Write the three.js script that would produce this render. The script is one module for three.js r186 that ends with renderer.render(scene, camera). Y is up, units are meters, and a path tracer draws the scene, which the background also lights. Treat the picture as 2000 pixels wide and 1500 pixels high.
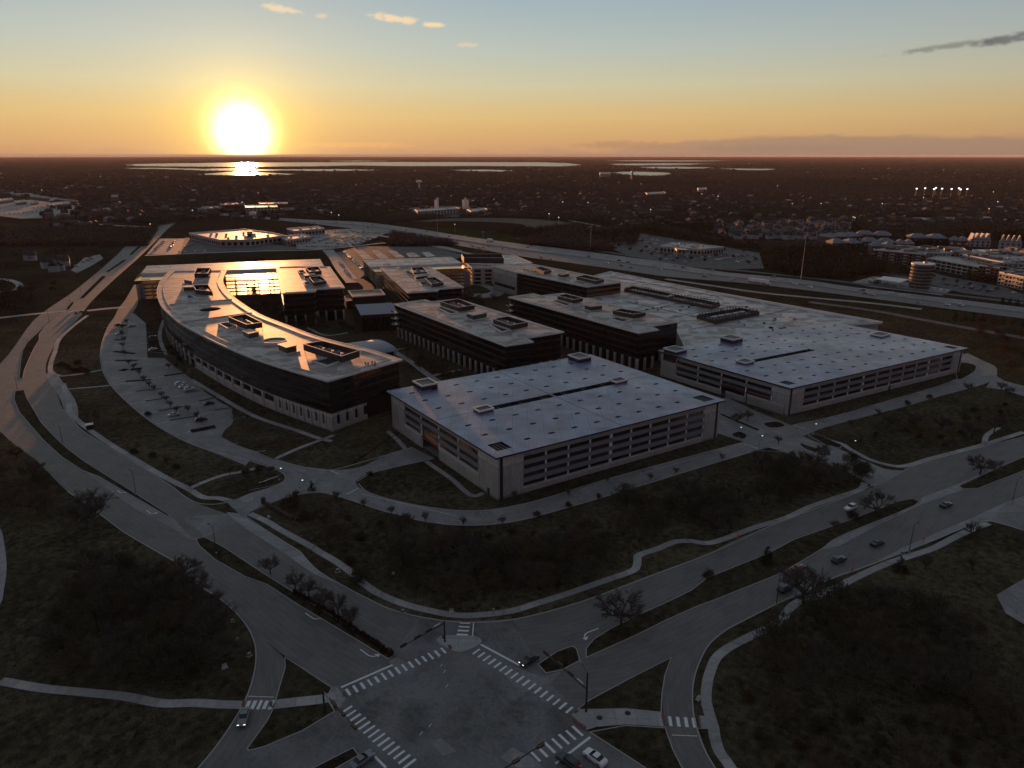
import * as THREE from 'three';
import { mergeGeometries } from 'three/addons/utils/BufferGeometryUtils.js';

// ---------------------------------------------------------------- camera, sky, sun, exposure
const H = 120, FOC = 1400, PITCH = Math.atan(448 / FOC);
const scene = new THREE.Scene();
const camera = new THREE.PerspectiveCamera(2 * Math.atan(750 / FOC) * 180 / Math.PI, 4 / 3, 0.5, 120000);
camera.position.set(0, H, 0);
camera.rotation.x = -PITCH;
const EXPOSURE = 4.0;
const renderer = new THREE.WebGLRenderer({ antialias: true });
renderer.setSize(1024, 768);
renderer.toneMapping = THREE.LinearToneMapping;
renderer.toneMappingExposure = EXPOSURE;
renderer.shadowMap.enabled = true;

const cP = Math.cos(PITCH), sP = Math.sin(PITCH);
function dirOf(px, py) {                                   // direction of a bearing measured in the photograph
  const dx = (px - 1000) / FOC, dy = (750 - py) / FOC;
  return new THREE.Vector3(dx, dy * cP - sP, -(dy * sP + cP)).normalize();
}
function G(px, py, h = 0) {                                // survey of a point at height h: [x, z] in metres
  const d = dirOf(px, py), t = (h - H) / d.y;
  return [d.x * t, d.z * t];
}
const lin = (c) => (c <= 0.04045 ? c / 12.92 : ((c + 0.055) / 1.055) ** 2.4);
let seed = 7;
function rnd() { seed = (seed * 1664525 + 1013904223) >>> 0; return seed / 4294967296; }
const rr = (a, b) => a + (b - a) * rnd();
function hash(x, y) { let n = Math.imul(x | 0, 374761393) + Math.imul(y | 0, 668265263); n = Math.imul(n ^ (n >>> 13), 1274126177); return ((n ^ (n >>> 16)) >>> 0) / 4294967296; }
function noise(x, y) {
  const i = Math.floor(x), j = Math.floor(y), u = x - i, v = y - j, a = u * u * (3 - 2 * u), b = v * v * (3 - 2 * v);
  return (hash(i, j) * (1 - a) + hash(i + 1, j) * a) * (1 - b) + (hash(i, j + 1) * (1 - a) + hash(i + 1, j + 1) * a) * b;
}
function fbm(x, y, n = 4) { let s = 0, a = 0.5, t = 0; for (let k = 0; k < n; k++) { s += a * noise(x, y); t += a; x = x * 2.03 + 17; y = y * 2.03 + 31; a *= 0.5; } return s / t; }
const smooth = (a, b, x) => { const t = Math.min(1, Math.max(0, (x - a) / (b - a))); return t * t * (3 - 2 * t); };

const GLOW = dirOf(474, 257), SUN = dirOf(474, 259);
{
  const W = 4096, HH = 2048, data = new Float32Array(W * HH * 4);
  const stops = (list, e) => {
    let k = 0; while (k < list.length - 2 && e > list[k + 1][0]) k++;
    const [e0, ...a] = list[k], [e1, ...b] = list[k + 1], t = Math.min(1, Math.max(0, (e - e0) / (e1 - e0)));
    return [0, 1, 2].map((i) => lin((a[i] + (b[i] - a[i]) * t) / 255));
  };
  const front = [[0, 199, 149, 111], [1.2, 213, 167, 112], [2.65, 220, 185, 125], [4.8, 207, 198, 163], [7.2, 185, 193, 183], [10.1, 163, 180, 186], [16, 141, 159, 169], [40, 114, 126, 137], [90, 97, 104, 114]];
  const back = [[0, 78, 76, 92], [5, 100, 86, 100], [11, 104, 94, 110], [25, 104, 106, 120], [50, 98, 104, 118], [90, 96, 104, 116]];
  const sunAz = Math.atan2(SUN.z, SUN.x), deg = 180 / Math.PI;
  const clouds = [];                                       // a few small far clouds: bearing, reach in degrees, colour, cover
  const cl = (px, py, w, h, c, k, slope = 0) => { const d = dirOf(px, py); clouds.push({ az: Math.atan2(d.z, d.x) * deg, el: Math.asin(d.y) * deg, w, h, c, k, slope }); };
  cl(550, 17, 1.6, .26, [1.0, .74, .40], .55, -.12); cl(628, 31, .5, .14, [1.0, .7, .4], .4); cl(770, 36, 1.9, .32, [1.0, .72, .38], .75, -.1); cl(846, 48, .9, .2, [1.0, .72, .4], .8, -.05);
  cl(912, 88, 1.1, .15, [.9, .62, .38], .5); cl(1850, 91, 3.4, .2, [.13, .12, .12], .55, .09); cl(1970, 76, 2.0, .34, [.11, .1, .11], .75, .12); cl(1500, 290, 7, .3, [.35, .22, .15], .5);
  cl(60, 290, 3, .3, [.6, .3, .12], .4); cl(700, 283, 5, .22, [.85, .42, .14], .5); cl(1225, 283, 4.5, .32, [.44, .24, .14], .6);
  for (let j = 0; j < HH; j++) {
    const el = ((j + 0.5) / HH - 0.5) * 180, e = Math.max(0, el);
    const f = stops(front, e), b = stops(back, e);
    for (let i = 0; i < W; i++) {
      const o = (j * W + i) * 4, az = ((i + 0.5) / W - 0.5) * 2 * Math.PI;
      let da = Math.abs(az - sunAz); if (da > Math.PI) da = 2 * Math.PI - da;
      da *= deg;
      const t = smooth(12, 150, da);
      let c = [0, 1, 2].map((k) => f[k] * (1 - t) + b[k] * t);
      if (el > -0.5 && el < 45) {
        const A = az * deg;
        if (el < 3.2) {                                    // the low bank of haze and cloud along the horizon
          const side = smooth(6, 26, A + 90 + 6), n = fbm(A * 0.55, el * 3.1 + 4, 4) - 0.5;
          const top = 0.28 + side * 0.8 + 0.7 * (fbm(A * 0.16 + 9, 3.3, 3) - 0.5);
          const k = smooth(top + 0.22, top - 0.22, el + n * 0.7) * (0.2 + 0.4 * side) * (da < 90 ? 1 : 0.3);
          c = [c[0] * (1 - k) + 0.3 * k, c[1] * (1 - k) + 0.2 * k, c[2] * (1 - k) + 0.165 * k];
        }
        if (da < 100) for (const q of clouds) {
          const x = (A - q.az) / q.w, y = (el - q.el - (A - q.az) * q.slope) / q.h, r = x * x + y * y;
          if (r < 1.6) {
            const n = fbm(A * 2.4 + 7, el * 9 + q.w, 5), k = smooth(0.42, 0.72, n + 0.35 * (1 - r)) * smooth(1.5, 0.2, r) * q.k;
            for (let m = 0; m < 3; m++) c[m] = c[m] * (1 - k) + q.c[m] * k;
          }
        }
      }
      if (da < 60 && el > -3 && el < 60) {                  // the glow round the sun
        const ce = Math.cos(el / deg), g = Math.acos(Math.min(1, ce * Math.cos(az) * GLOW.x + Math.sin(el / deg) * GLOW.y + ce * Math.sin(az) * GLOW.z)) * deg;
        const core = 7 * Math.exp(-((g / 1.38) ** 2)), halo = 2.0 * Math.exp(-g / 1.45), wide = 0.4 * Math.exp(-g / 6), far = 0.07 * Math.exp(-g / 14);
        c[0] += core + halo * 1.0 + wide * 1.0 + far; c[1] += core * 0.95 + halo * 0.75 + wide * 0.5 + far * 0.8; c[2] += core * 0.5 + halo * 0.04 + wide * 0.05 + far * 0.5;
      }
      data[o] = c[0] / EXPOSURE; data[o + 1] = c[1] / EXPOSURE; data[o + 2] = c[2] / EXPOSURE; data[o + 3] = 1;
    }
  }
  const sky = new THREE.DataTexture(data, W, HH, THREE.RGBAFormat, THREE.FloatType);
  sky.mapping = THREE.EquirectangularReflectionMapping; sky.magFilter = sky.minFilter = THREE.LinearFilter; sky.needsUpdate = true;
  scene.background = sky; scene.environment = sky;
}
const sun = new THREE.DirectionalLight(new THREE.Color().setRGB(1, 0.38, 0.13), 2.0);
sun.position.copy(SUN).multiplyScalar(3000); sun.target.position.set(0, 0, -500);
sun.position.add(sun.target.position);
sun.castShadow = true; sun.shadow.mapSize.set(4096, 4096);
Object.assign(sun.shadow.camera, { left: -900, right: 900, top: 500, bottom: -500, near: 10, far: 6000 });
sun.shadow.radius = 1.6;
scene.add(sun, sun.target);
scene.fog = new THREE.FogExp2(new THREE.Color().setRGB(0.95, 0.86, 0.9), 1e-5);

// ---------------------------------------------------------------- helpers
const names = new Map();
function numbered(n) { const k = names.get(n) || 0; names.set(n, k + 1); return k ? `${n}_${String(k).padStart(3, '0')}` : n; }
function mesh(geo, mat, name, parent = scene) {
  const m = new THREE.Mesh(geo, mat); m.name = parent === scene ? numbered(name) : name;
  m.castShadow = m.receiveShadow = true; parent.add(m); return m;
}
function struct(geo, mat, name, parent = scene) { const m = mesh(geo, mat, name, parent); if (parent === scene) m.userData.kind = 'structure'; return m; }
function tag(o, label, category, group) { o.userData.label = label; o.userData.category = category; if (group) o.userData.group = group; return o; }
function thing(name, label, category, x = 0, y = 0, z = 0, turn = 0, group) {
  const o = new THREE.Group(); o.name = numbered(name); o.position.set(x, y, z); o.rotation.y = turn; scene.add(o);
  return tag(o, label, category, group);
}
function copy(src, label, x, y, z, turn = 0, s = 1, group) {
  const o = src.clone(); o.name = numbered(src.userData.base); o.position.set(x, y, z); o.rotation.y = turn; o.scale.setScalar(s); scene.add(o);
  o.userData = { label, category: src.userData.category }; if (group) o.userData.group = group;
  return o;
}
const P = (s, h = 0) => s.trim().split(/\s+/).map((q) => { const [a, b] = q.split(',').map(Number); return G(a, b, h); });
function box(w, h, d, x = 0, y = 0, z = 0, turn = 0) { const g = new THREE.BoxGeometry(w, h, d); if (turn) g.rotateY(turn); g.translate(x, y, z); return g; }
function cyl(r0, r1, h, x = 0, y = 0, z = 0, n = 10) { const g = new THREE.CylinderGeometry(r1, r0, h, n); g.translate(x, y + h / 2, z); return g; }
const merge = (l) => mergeGeometries(l.map((g) => (g.index ? g.toNonIndexed() : g)));
function bar(a, b, r0, r1 = r0, n = 6) {
  const d = new THREE.Vector3().subVectors(b, a), g = new THREE.CylinderGeometry(r1, r0, d.length(), n);
  g.translate(0, d.length() / 2, 0); g.applyQuaternion(new THREE.Quaternion().setFromUnitVectors(new THREE.Vector3(0, 1, 0), d.clone().normalize())); g.translate(a.x, a.y, a.z); return g;
}
const V = (x, y, z) => new THREE.Vector3(x, y, z);
function curve(pts, n, closed = false) {                   // smooth line through ground points, resampled evenly
  const c = new THREE.CatmullRomCurve3(pts.map(([x, z]) => V(x, 0, z)), closed, 'centripetal');
  c.arcLengthDivisions = 400;
  return c.getSpacedPoints(n).map((p) => [p.x, p.z]);
}
function shapeOf(pts) { return new THREE.Shape(pts.map(([x, z]) => new THREE.Vector2(x, -z))); }
function flatGeo(pts, y) { const g = new THREE.ShapeGeometry(shapeOf(pts)); g.rotateX(-Math.PI / 2); g.translate(0, y, 0); return g; }
function prism(pts, y0, y1, holes = []) {
  const s = shapeOf(pts); for (const h of holes) s.holes.push(new THREE.Path(h.map(([x, z]) => new THREE.Vector2(x, -z))));
  const g = new THREE.ExtrudeGeometry(s, { depth: y1 - y0, bevelEnabled: false }); g.rotateX(-Math.PI / 2); g.translate(0, y0, 0); return g;
}
const area = (p) => p.reduce((s, [x, z], i) => { const [u, v] = p[(i + 1) % p.length]; return s + x * v - u * z; }, 0) / 2;
function inset(p, d) {                                     // move every side of a ring inwards by d
  const s = Math.sign(area(p)), n = p.length;
  return p.map((q, i) => {
    const a = p[(i + n - 1) % n], b = p[(i + 1) % n];
    let u = [q[0] - a[0], q[1] - a[1]], v = [b[0] - q[0], b[1] - q[1]];
    const lu = Math.hypot(...u) || 1, lv = Math.hypot(...v) || 1; u = [u[0] / lu, u[1] / lu]; v = [v[0] / lv, v[1] / lv];
    let m = [-(u[1] + v[1]), u[0] + v[0]]; const lm = Math.hypot(...m) || 1; m = [m[0] / lm, m[1] / lm];
    const c = Math.max(0.45, -m[0] * v[1] + m[1] * v[0]);
    return [q[0] + m[0] * s * d / c, q[1] + m[1] * s * d / c];
  });
}
function loftGeo(L, R, y, n = 90) {                        // a carriageway between two edges; u runs across, v along, in metres
  const a = curve(L, n), b = curve(R, n), pos = [], uv = [], idx = []; let s = 0;
  const k = 6;
  for (let i = 0; i <= n; i++) {
    if (i) s += Math.hypot((a[i][0] + b[i][0] - a[i - 1][0] - b[i - 1][0]) / 2, (a[i][1] + b[i][1] - a[i - 1][1] - b[i - 1][1]) / 2);
    const w = Math.hypot(a[i][0] - b[i][0], a[i][1] - b[i][1]);
    for (let j = 0; j <= k; j++) { const t = j / k; pos.push(a[i][0] + (b[i][0] - a[i][0]) * t, y, a[i][1] + (b[i][1] - a[i][1]) * t); uv.push(w * t, s); }
  }
  const h0 = n >> 1, u0 = [b[h0][0] - a[h0][0], b[h0][1] - a[h0][1]], w0 = [a[h0 + 1][0] - a[h0][0], a[h0 + 1][1] - a[h0][1]], flip = u0[1] * w0[0] - u0[0] * w0[1] > 0 ? 0 : 1;
  for (let i = 0; i < n; i++) for (let j = 0; j < k; j++) { const p = i * (k + 1) + j, q = p + k + 1; if (flip) idx.push(p, q, p + 1, p + 1, q, q + 1); else idx.push(p, p + 1, q, p + 1, q + 1, q); }
  const g = new THREE.BufferGeometry(); g.setAttribute('position', new THREE.Float32BufferAttribute(pos, 3)); g.setAttribute('uv', new THREE.Float32BufferAttribute(uv, 2)); g.setIndex(idx);
  const up = new Float32Array(pos.length); for (let i = 1; i < up.length; i += 3) up[i] = 1; g.setAttribute('normal', new THREE.BufferAttribute(up, 3));
  return g;
}
function edgesOf(line, w) {                                // both edges of a path of width w
  return [1, -1].map((s) => line.map((q, i) => {
    const a = line[Math.max(0, i - 1)], b = line[Math.min(line.length - 1, i + 1)], l = Math.hypot(b[0] - a[0], b[1] - a[1]) || 1;
    return [q[0] - (b[1] - a[1]) / l * s * w / 2, q[1] + (b[0] - a[0]) / l * s * w / 2];
  }));
}
function ribbonGeo(pts, w, y, n = 60) { const [a, b] = edgesOf(curve(pts, n), w); return loftGeo(a, b, y, n); }
function kerbGeo(pts, n = 120, w = 0.3, h = 0.15) {         // raised kerb stone along a line
  const c = curve(pts, n), [a, b] = edgesOf(c, w), pos = [], idx = [];
  for (let i = 0; i <= n; i++) pos.push(a[i][0], 0, a[i][1], a[i][0], h, a[i][1], b[i][0], h, b[i][1], b[i][0], 0, b[i][1]);
  for (let i = 0; i < n; i++) for (let j = 0; j < 3; j++) { const p = i * 4 + j, q = p + 4; idx.push(p, q, p + 1, p + 1, q, q + 1); }
  const g = new THREE.BufferGeometry(); g.setAttribute('position', new THREE.Float32BufferAttribute(pos, 3)); g.setIndex(idx); g.computeVertexNormals();
  g.setAttribute('uv', new THREE.Float32BufferAttribute(new Float32Array(pos.length / 3 * 2), 2));
  return g;
}
function inPoly(x, z, p) { let c = false; for (let i = 0, j = p.length - 1; i < p.length; j = i++) if ((p[i][1] > z) !== (p[j][1] > z) && x < (p[j][0] - p[i][0]) * (z - p[i][1]) / (p[j][1] - p[i][1]) + p[i][0]) c = !c; return c; }

// ---------------------------------------------------------------- materials
function tex(n, fn, metres, srgb = true) {
  const d = new Uint8Array(n * n * 4);
  for (let j = 0; j < n; j++) for (let i = 0; i < n; i++) { const c = fn(i / n, j / n, i, j), o = (j * n + i) * 4; d[o] = 255 * Math.min(1, Math.max(0, c[0])); d[o + 1] = 255 * Math.min(1, Math.max(0, c[1])); d[o + 2] = 255 * Math.min(1, Math.max(0, c[2])); d[o + 3] = 255; }
  const t = new THREE.DataTexture(d, n, n); t.wrapS = t.wrapT = THREE.RepeatWrapping; t.magFilter = THREE.LinearFilter; t.minFilter = THREE.LinearFilter;
  if (srgb) t.colorSpace = THREE.SRGBColorSpace; t.repeat.set(1 / metres, 1 / metres); t.needsUpdate = true; return t;
}
const wrapN = (u, v, f) => {                               // noise that repeats without a seam
  const a = noise(u * f, v * f), b = noise((u - 1) * f, v * f), c = noise(u * f, (v - 1) * f), d = noise((u - 1) * f, (v - 1) * f);
  return (a * (1 - u) + b * u) * (1 - v) + (c * (1 - u) + d * u) * v;
};
const grey = (v) => [v, v, v];
const tGrass = tex(512, (u, v) => { const n = 0.55 * wrapN(u, v, 7) + 0.35 * wrapN(u + 3, v, 31) + 0.2 * wrapN(u, v + 5, 160); const k = 0.68 + 0.28 * n; return [k * 1.0, k * 0.97, k * 0.9]; }, 41);
const tConc = tex(1024, (u, v) => {
  const n = 0.5 * wrapN(u, v, 6) + 0.3 * wrapN(u, v, 40) + 0.2 * wrapN(u, v, 230);
  const ju = Math.abs(((u * 8) % 1) - 0.5) > 0.492 ? 0.82 : 1, jv = Math.abs(((v * 8) % 1) - 0.5) > 0.492 ? 0.84 : 1;
  const slab = 0.94 + 0.1 * hash(Math.floor(u * 8) + 3, Math.floor(v * 8) + 9);
  return grey((0.62 + 0.42 * n) * ju * jv * slab);
}, 37);
const tRoad = tex(1024, (u, v) => {                        // u across (one tile = 3 lanes of 3.6 m), v along: tyre tracks, joints, stains
  const lane = (u * 3) % 1, tr = Math.exp(-(((lane - 0.27) / 0.1) ** 2)) + Math.exp(-(((lane - 0.73) / 0.1) ** 2));
  const n = 0.45 * wrapN(u, v, 7) + 0.3 * wrapN(u, v, 50) + 0.25 * wrapN(u, v, 240);
  const j = lane < 0.012 || lane > 0.988 ? 0.88 : 1, jv = ((v * 6) % 1) < 0.01 ? 0.9 : 1;
  return grey((0.66 + 0.4 * n) * (1 - 0.06 * tr * (0.5 + wrapN(u, v, 5))) * j * jv);
}, 10.8);
tRoad.repeat.set(1 / 10.8, 1 / 30);
const tRoof = tex(1024, (u, v) => {
  const n = 0.5 * wrapN(u, v, 4) + 0.25 * wrapN(u + 2, v, 17) + 0.15 * wrapN(u, v, 60) + 0.1 * wrapN(u, v, 220), s = ((v * 16) % 1) < 0.035 ? 0.84 : (u * 3) % 1 < 0.006 ? 0.85 : 1;
  const st = smooth(0.55, 0.8, wrapN(u + 5, v + 3, 9) * 0.6 + wrapN(u, v, 33) * 0.4) * 0.22, lap = 0.95 + 0.1 * hash(Math.floor(v * 16), Math.floor(u * 3) + 7);
  return [1, 0.985, 0.965].map((k, i) => k * (0.74 + 0.28 * n) * s * lap * (1 - st * (1 + 0.15 * i)));
}, 47);
const tPanel = tex(1024, (u, v) => {                       // solar roof: rows of modules, aisles between, panels that differ a little
  const a = (u * 28) % 1, b = (v * 14) % 1, ai = (u * 7) % 1 < 0.035 ? 0.7 : 1, f = a < 0.07 ? 0.88 : b < 0.05 ? 0.9 : 1, n = 0.55 * wrapN(u, v, 3) + 0.45 * wrapN(u + 3, v, 11), c = 0.9 + 0.2 * hash(Math.floor(u * 28) >> 1, Math.floor(v * 14) + 40);
  const k = (0.8 + 0.2 * n) * f * (0.5 + 0.5 * c) * ai, w = smooth(0.35, 0.7, wrapN(u + 9, v + 2, 5)); return [k * (0.92 + 0.08 * w), k * 0.94, k * (1.02 - 0.04 * w)];
}, 43);
const tPanelRough = tex(256, (u, v) => grey(0.62 + 0.5 * (wrapN(u, v, 5) - 0.5) + 0.25 * (wrapN(u, v, 30) - 0.5)), 83, false);
const tStone = tex(512, (u, v) => {
  const r = Math.floor(v * 12), c = Math.floor(u * 8 + (r % 2) * 0.5), n = 0.5 * wrapN(u, v, 8) + 0.5 * wrapN(u, v, 90);
  const jv = (v * 12) % 1 < 0.05 ? 0.84 : 1, ju = (u * 8 + (r % 2) * 0.5) % 1 < 0.025 ? 0.87 : 1;
  return [0.98, 0.965, 0.945].map((k) => k * (0.72 + 0.2 * n + 0.16 * hash(c % 8, r)) * ju * jv);
}, 9);
const tLouvre = tex(128, (u, v) => grey(((v * 12) % 1) < 0.3 ? 0.45 : 0.95), 2.4);
const tLot = tex(512, (u, v) => grey(0.66 + 0.3 * wrapN(u, v, 6) + 0.2 * wrapN(u, v, 60) - 0.1 * smooth(0.5, 0.9, wrapN(u, v, 17))), 33);
function mat(r, g, b, o = {}) { const c = new THREE.Color().setRGB(r, g, b); return new THREE.MeshPhysicalMaterial({ color: c, roughness: 0.85, ...o }); }
const M = {
  land: mat(1, 1, 1, { vertexColors: true, map: tGrass, roughness: 1, specularIntensity: 0 }),
  grass: mat(0.074, 0.067, 0.048, { map: tGrass, roughness: 1, specularIntensity: 0 }),
  soil: mat(0.055, 0.043, 0.034, { map: tGrass, roughness: 1, specularIntensity: 0 }),
  road: mat(0.208, 0.193, 0.178, { map: tRoad, roughness: 0.62, specularIntensity: 0.7 }),
  asphalt: mat(0.125, 0.122, 0.12, { map: tLot, roughness: 0.75, specularIntensity: 0.35 }),
  junction: mat(0.2, 0.193, 0.185, { map: tLot, roughness: 0.7, specularIntensity: 0.5 }),
  concrete: mat(0.345, 0.33, 0.318, { map: tConc, roughness: 0.65, specularIntensity: 0.7 }),
  pale: mat(0.42, 0.42, 0.41, { map: tConc, roughness: 0.75 }),
  walk: mat(0.47, 0.455, 0.43, { map: tConc, roughness: 0.8 }),
  kerb: mat(0.36, 0.35, 0.33, { roughness: 0.85 }),
  paint: mat(0.72, 0.72, 0.7, { roughness: 0.6 }),
  darkBrick: mat(0.06, 0.03, 0.026, { roughness: 0.9 }),
  brick: mat(0.16, 0.07, 0.05, { roughness: 0.9 }),
  water: mat(0.02, 0.03, 0.035, { roughness: 0.24, ior: 1.33 }),
  stone: mat(0.6, 0.58, 0.555, { map: tStone, roughness: 0.8 }),
  plainStone: mat(0.5, 0.485, 0.46, { map: tStone, roughness: 0.8 }),
  white: mat(0.72, 0.71, 0.68, { roughness: 0.6 }),
  rim: mat(0.6, 0.58, 0.55, { roughness: 0.55 }),
  roof: mat(0.53, 0.5, 0.48, { map: tRoof, roughness: 0.55 }),
  roofDark: mat(0.3, 0.3, 0.3, { map: tRoof, roughness: 0.7 }),
  solar: mat(0.195, 0.215, 0.315, { map: tPanel, roughnessMap: tPanelRough, roughness: 0.55, ior: 1.75 }),
  solarWhite: mat(0.55, 0.54, 0.52, { map: tRoof, roughness: 0.42, ior: 1.6 }),
  metalRoof: mat(0.26, 0.27, 0.31, { roughness: 0.45, metalness: 0.4 }),
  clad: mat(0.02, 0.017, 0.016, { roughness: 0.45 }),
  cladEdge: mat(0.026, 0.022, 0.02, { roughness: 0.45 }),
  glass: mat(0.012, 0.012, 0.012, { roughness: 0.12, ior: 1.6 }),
  greenGlass: mat(0.05, 0.07, 0.055, { roughness: 0.12, ior: 1.6 }),
  copper: mat(0.3, 0.15, 0.06, { roughness: 0.32, metalness: 0.75 }),
  louvre: mat(0.055, 0.05, 0.048, { map: tLouvre, roughness: 0.55, metalness: 0.2 }),
  dark: mat(0.02, 0.02, 0.02, { roughness: 0.8 }),
  soffit: mat(0.06, 0.055, 0.05, { roughness: 0.8 }),
  spandrel: mat(0.2, 0.195, 0.2, { roughness: 0.55 }),
  slab: mat(0.22, 0.21, 0.2, { roughness: 0.4 }),
  steel: mat(0.05, 0.05, 0.052, { roughness: 0.5, metalness: 0.5 }),
  galv: mat(0.3, 0.3, 0.3, { roughness: 0.5, metalness: 0.5 }),
  bark: mat(0.062, 0.05, 0.042, { roughness: 1, specularIntensity: 0.2 }),
  twig: mat(0.1, 0.083, 0.072, { roughness: 1, specularIntensity: 0.03, side: THREE.DoubleSide }),
  twigBrown: mat(0.12, 0.088, 0.064, { roughness: 1, specularIntensity: 0.03, side: THREE.DoubleSide }),
  twigDark: mat(0.1, 0.086, 0.07, { roughness: 1, specularIntensity: 0.03, side: THREE.DoubleSide }),
  oak: mat(0.06, 0.056, 0.037, { roughness: 1, specularIntensity: 0.03, side: THREE.DoubleSide }),
  pine: mat(0.03, 0.04, 0.026, { roughness: 1, specularIntensity: 0.03, side: THREE.DoubleSide }),
  rust: mat(0.075, 0.045, 0.025, { roughness: 1, specularIntensity: 0.03, side: THREE.DoubleSide }),
  redHedge: mat(0.05, 0.024, 0.02, { roughness: 1, specularIntensity: 0.03, side: THREE.DoubleSide }),
  scrub: mat(0.05, 0.04, 0.03, { roughness: 1, specularIntensity: 0.1, side: THREE.DoubleSide }),
  roofWide: mat(0.6, 0.61, 0.63, { map: tRoof, roughness: 0.5 }),
  louvreBrown: mat(0.07, 0.055, 0.045, { map: tLouvre, roughness: 0.6 }),
  cabinet: mat(0.1, 0.14, 0.11, { roughness: 0.6 }),
  pale2: mat(0.5, 0.5, 0.47, { roughness: 0.7 }),
  lilac: mat(0.62, 0.56, 0.68, { roughness: 0.5 }),
  white2: mat(0.34, 0.34, 0.35, { roughness: 0.8 }),
  massHouse: mat(1, 1, 1, { roughness: 0.9, specularIntensity: 0.2 }),
  flood: mat(0.9, 0.9, 0.9, { emissive: new THREE.Color(0.9, 0.95, 1), emissiveIntensity: 0.7 }),
  lampFar: mat(0.9, 0.9, 0.9, { emissive: new THREE.Color(0.8, 0.95, 1), emissiveIntensity: 0.3 }),
  lampWarm: mat(0.9, 0.8, 0.6, { emissive: new THREE.Color(1, 0.6, 0.25), emissiveIntensity: 0.3 }),
  lamp: mat(0.9, 0.9, 0.85, { emissive: new THREE.Color(0.85, 0.95, 1), emissiveIntensity: 0.22 }),
};

// ---------------------------------------------------------------- land, water, roads
const lakes = [
  '255,321 330,319 470,317.6 600,317 900,316.6 1060,317.2 1125,321 1090,325 1000,324.5 900,324 800,324.6 700,323.4 600,325 520,326 480,327 440,326 330,325 262,324',
  '232,328.5 300,327.5 400,330 425,328.8 480,329 520,331 600,330.4 700,331 745,331.6 640,334 560,333 520,334.2 470,333 420,333.2 330,330.8',
  '385,341 430,337 470,334.8 530,337 582,340 560,341.6 500,343.2 430,342.6', '888,332 940,331.4 1010,333.6 980,335.6 920,334.6',
  '1190,337 1240,335.4 1300,337 1317,341 1270,344 1220,341', '1195,320.6 1290,319 1385,319.8 1330,322 1230,323', '1250,326.6 1320,326 1397,327.5 1340,330 1280,329',
  '1418,329 1512,330 1500,333 1440,332', '1190,314 1300,313.2 1420,314.2 1290,315.4', '640,314.4 700,313.8 760,314.4 700,315.2',
  '1540,411 1600,409.6 1660,411.4 1722,412 1700,414.8 1600,414 1545,413.8', '1738,426 1760,424 1800,423.2 1842,427 1808,436.5 1775,430', '1812,435 1838,436 1836,438.4 1815,438'].map((s) => P(s));
const hwN = curve(P('-300,372 0,373 120,388 260,402 390,411 481,421 600,428.5 705,433 810,446 915,462 1020,476 1125,488 1230,502 1300,512 1405,530 1562,545 1650,558 1825,579 2000,600 2300,640'), 120);
const hwS = curve(P('-300,380 0,382 260,407 385,417 489,426 598,436 705,449 810,465 915,484 1020,502 1125,516 1230,531 1300,541 1457,554 1580,568 1720,586 1860,605 2000,623 2300,665'), 120);
{
  const A = [], R = [];                                    // rings about the viewpoint: fine where we look, coarse elsewhere
  for (let a = -52; a <= 52; a += 0.3) A.push(a);
  for (let a = 58; a < 308; a += 6) A.push(a);
  for (let r = 8; r < 43000; r *= 1.022) R.push(r);
  R.push(43500);
  const pos = [], col = [], uv = [], idx = [], nr = R.length, na = A.length;
  const mixc = (a, b, t) => a.map((v, i) => v + (b[i] - v) * t);
  for (const r of R) for (const a of A) {
    const t = a * Math.PI / 180, x = Math.sin(t) * r, z = -Math.cos(t) * r;
    const n1 = fbm(x / 60, z / 60, 4), n2 = fbm(x / 14 + 50, z / 14, 3), n3 = fbm(x / 420 + 9, z / 420, 4), n4 = fbm(x / 2200, z / 2200 + 5, 4);
    let c = mixc([0.116, 0.103, 0.078], [0.09, 0.078, 0.063], smooth(0.35, 0.65, n1));
    c = mixc(c, [0.138, 0.121, 0.092], smooth(0.5, 0.8, n2) * 0.5); { const n5 = fbm(x / 35 + 70, z / 24 + 3, 4); c = mixc(c, [0.068, 0.052, 0.04], smooth(0.54, 0.68, n5) * 0.55); c = mixc(c, [0.15, 0.13, 0.095], smooth(0.47, 0.33, n5) * 0.45); }
    c = mixc(c, [0.07, 0.07, 0.045], smooth(0.5, 0.75, n3) * 0.5);
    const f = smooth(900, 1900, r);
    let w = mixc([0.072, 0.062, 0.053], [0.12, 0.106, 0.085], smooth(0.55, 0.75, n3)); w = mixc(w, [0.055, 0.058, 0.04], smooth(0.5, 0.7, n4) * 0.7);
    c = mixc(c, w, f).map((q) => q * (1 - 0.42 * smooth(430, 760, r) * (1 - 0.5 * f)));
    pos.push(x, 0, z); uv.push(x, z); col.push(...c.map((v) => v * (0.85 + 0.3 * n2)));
  }
  for (let i = 0; i < nr - 1; i++) for (let j = 0; j < na; j++) { const p = i * na + j, q = i * na + (j + 1) % na; idx.push(p, q, p + na, q, q + na, p + na); }
  const g = new THREE.BufferGeometry(); g.setAttribute('position', new THREE.Float32BufferAttribute(pos, 3)); g.setAttribute('uv', new THREE.Float32BufferAttribute(uv, 2));
  g.setAttribute('color', new THREE.Float32BufferAttribute(col, 3)); g.setIndex(idx);
  const up = new Float32Array(pos.length); for (let i = 1; i < up.length; i += 3) up[i] = 1; g.setAttribute('normal', new THREE.BufferAttribute(up, 3));
  struct(g, M.land, 'ground');
}
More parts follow.
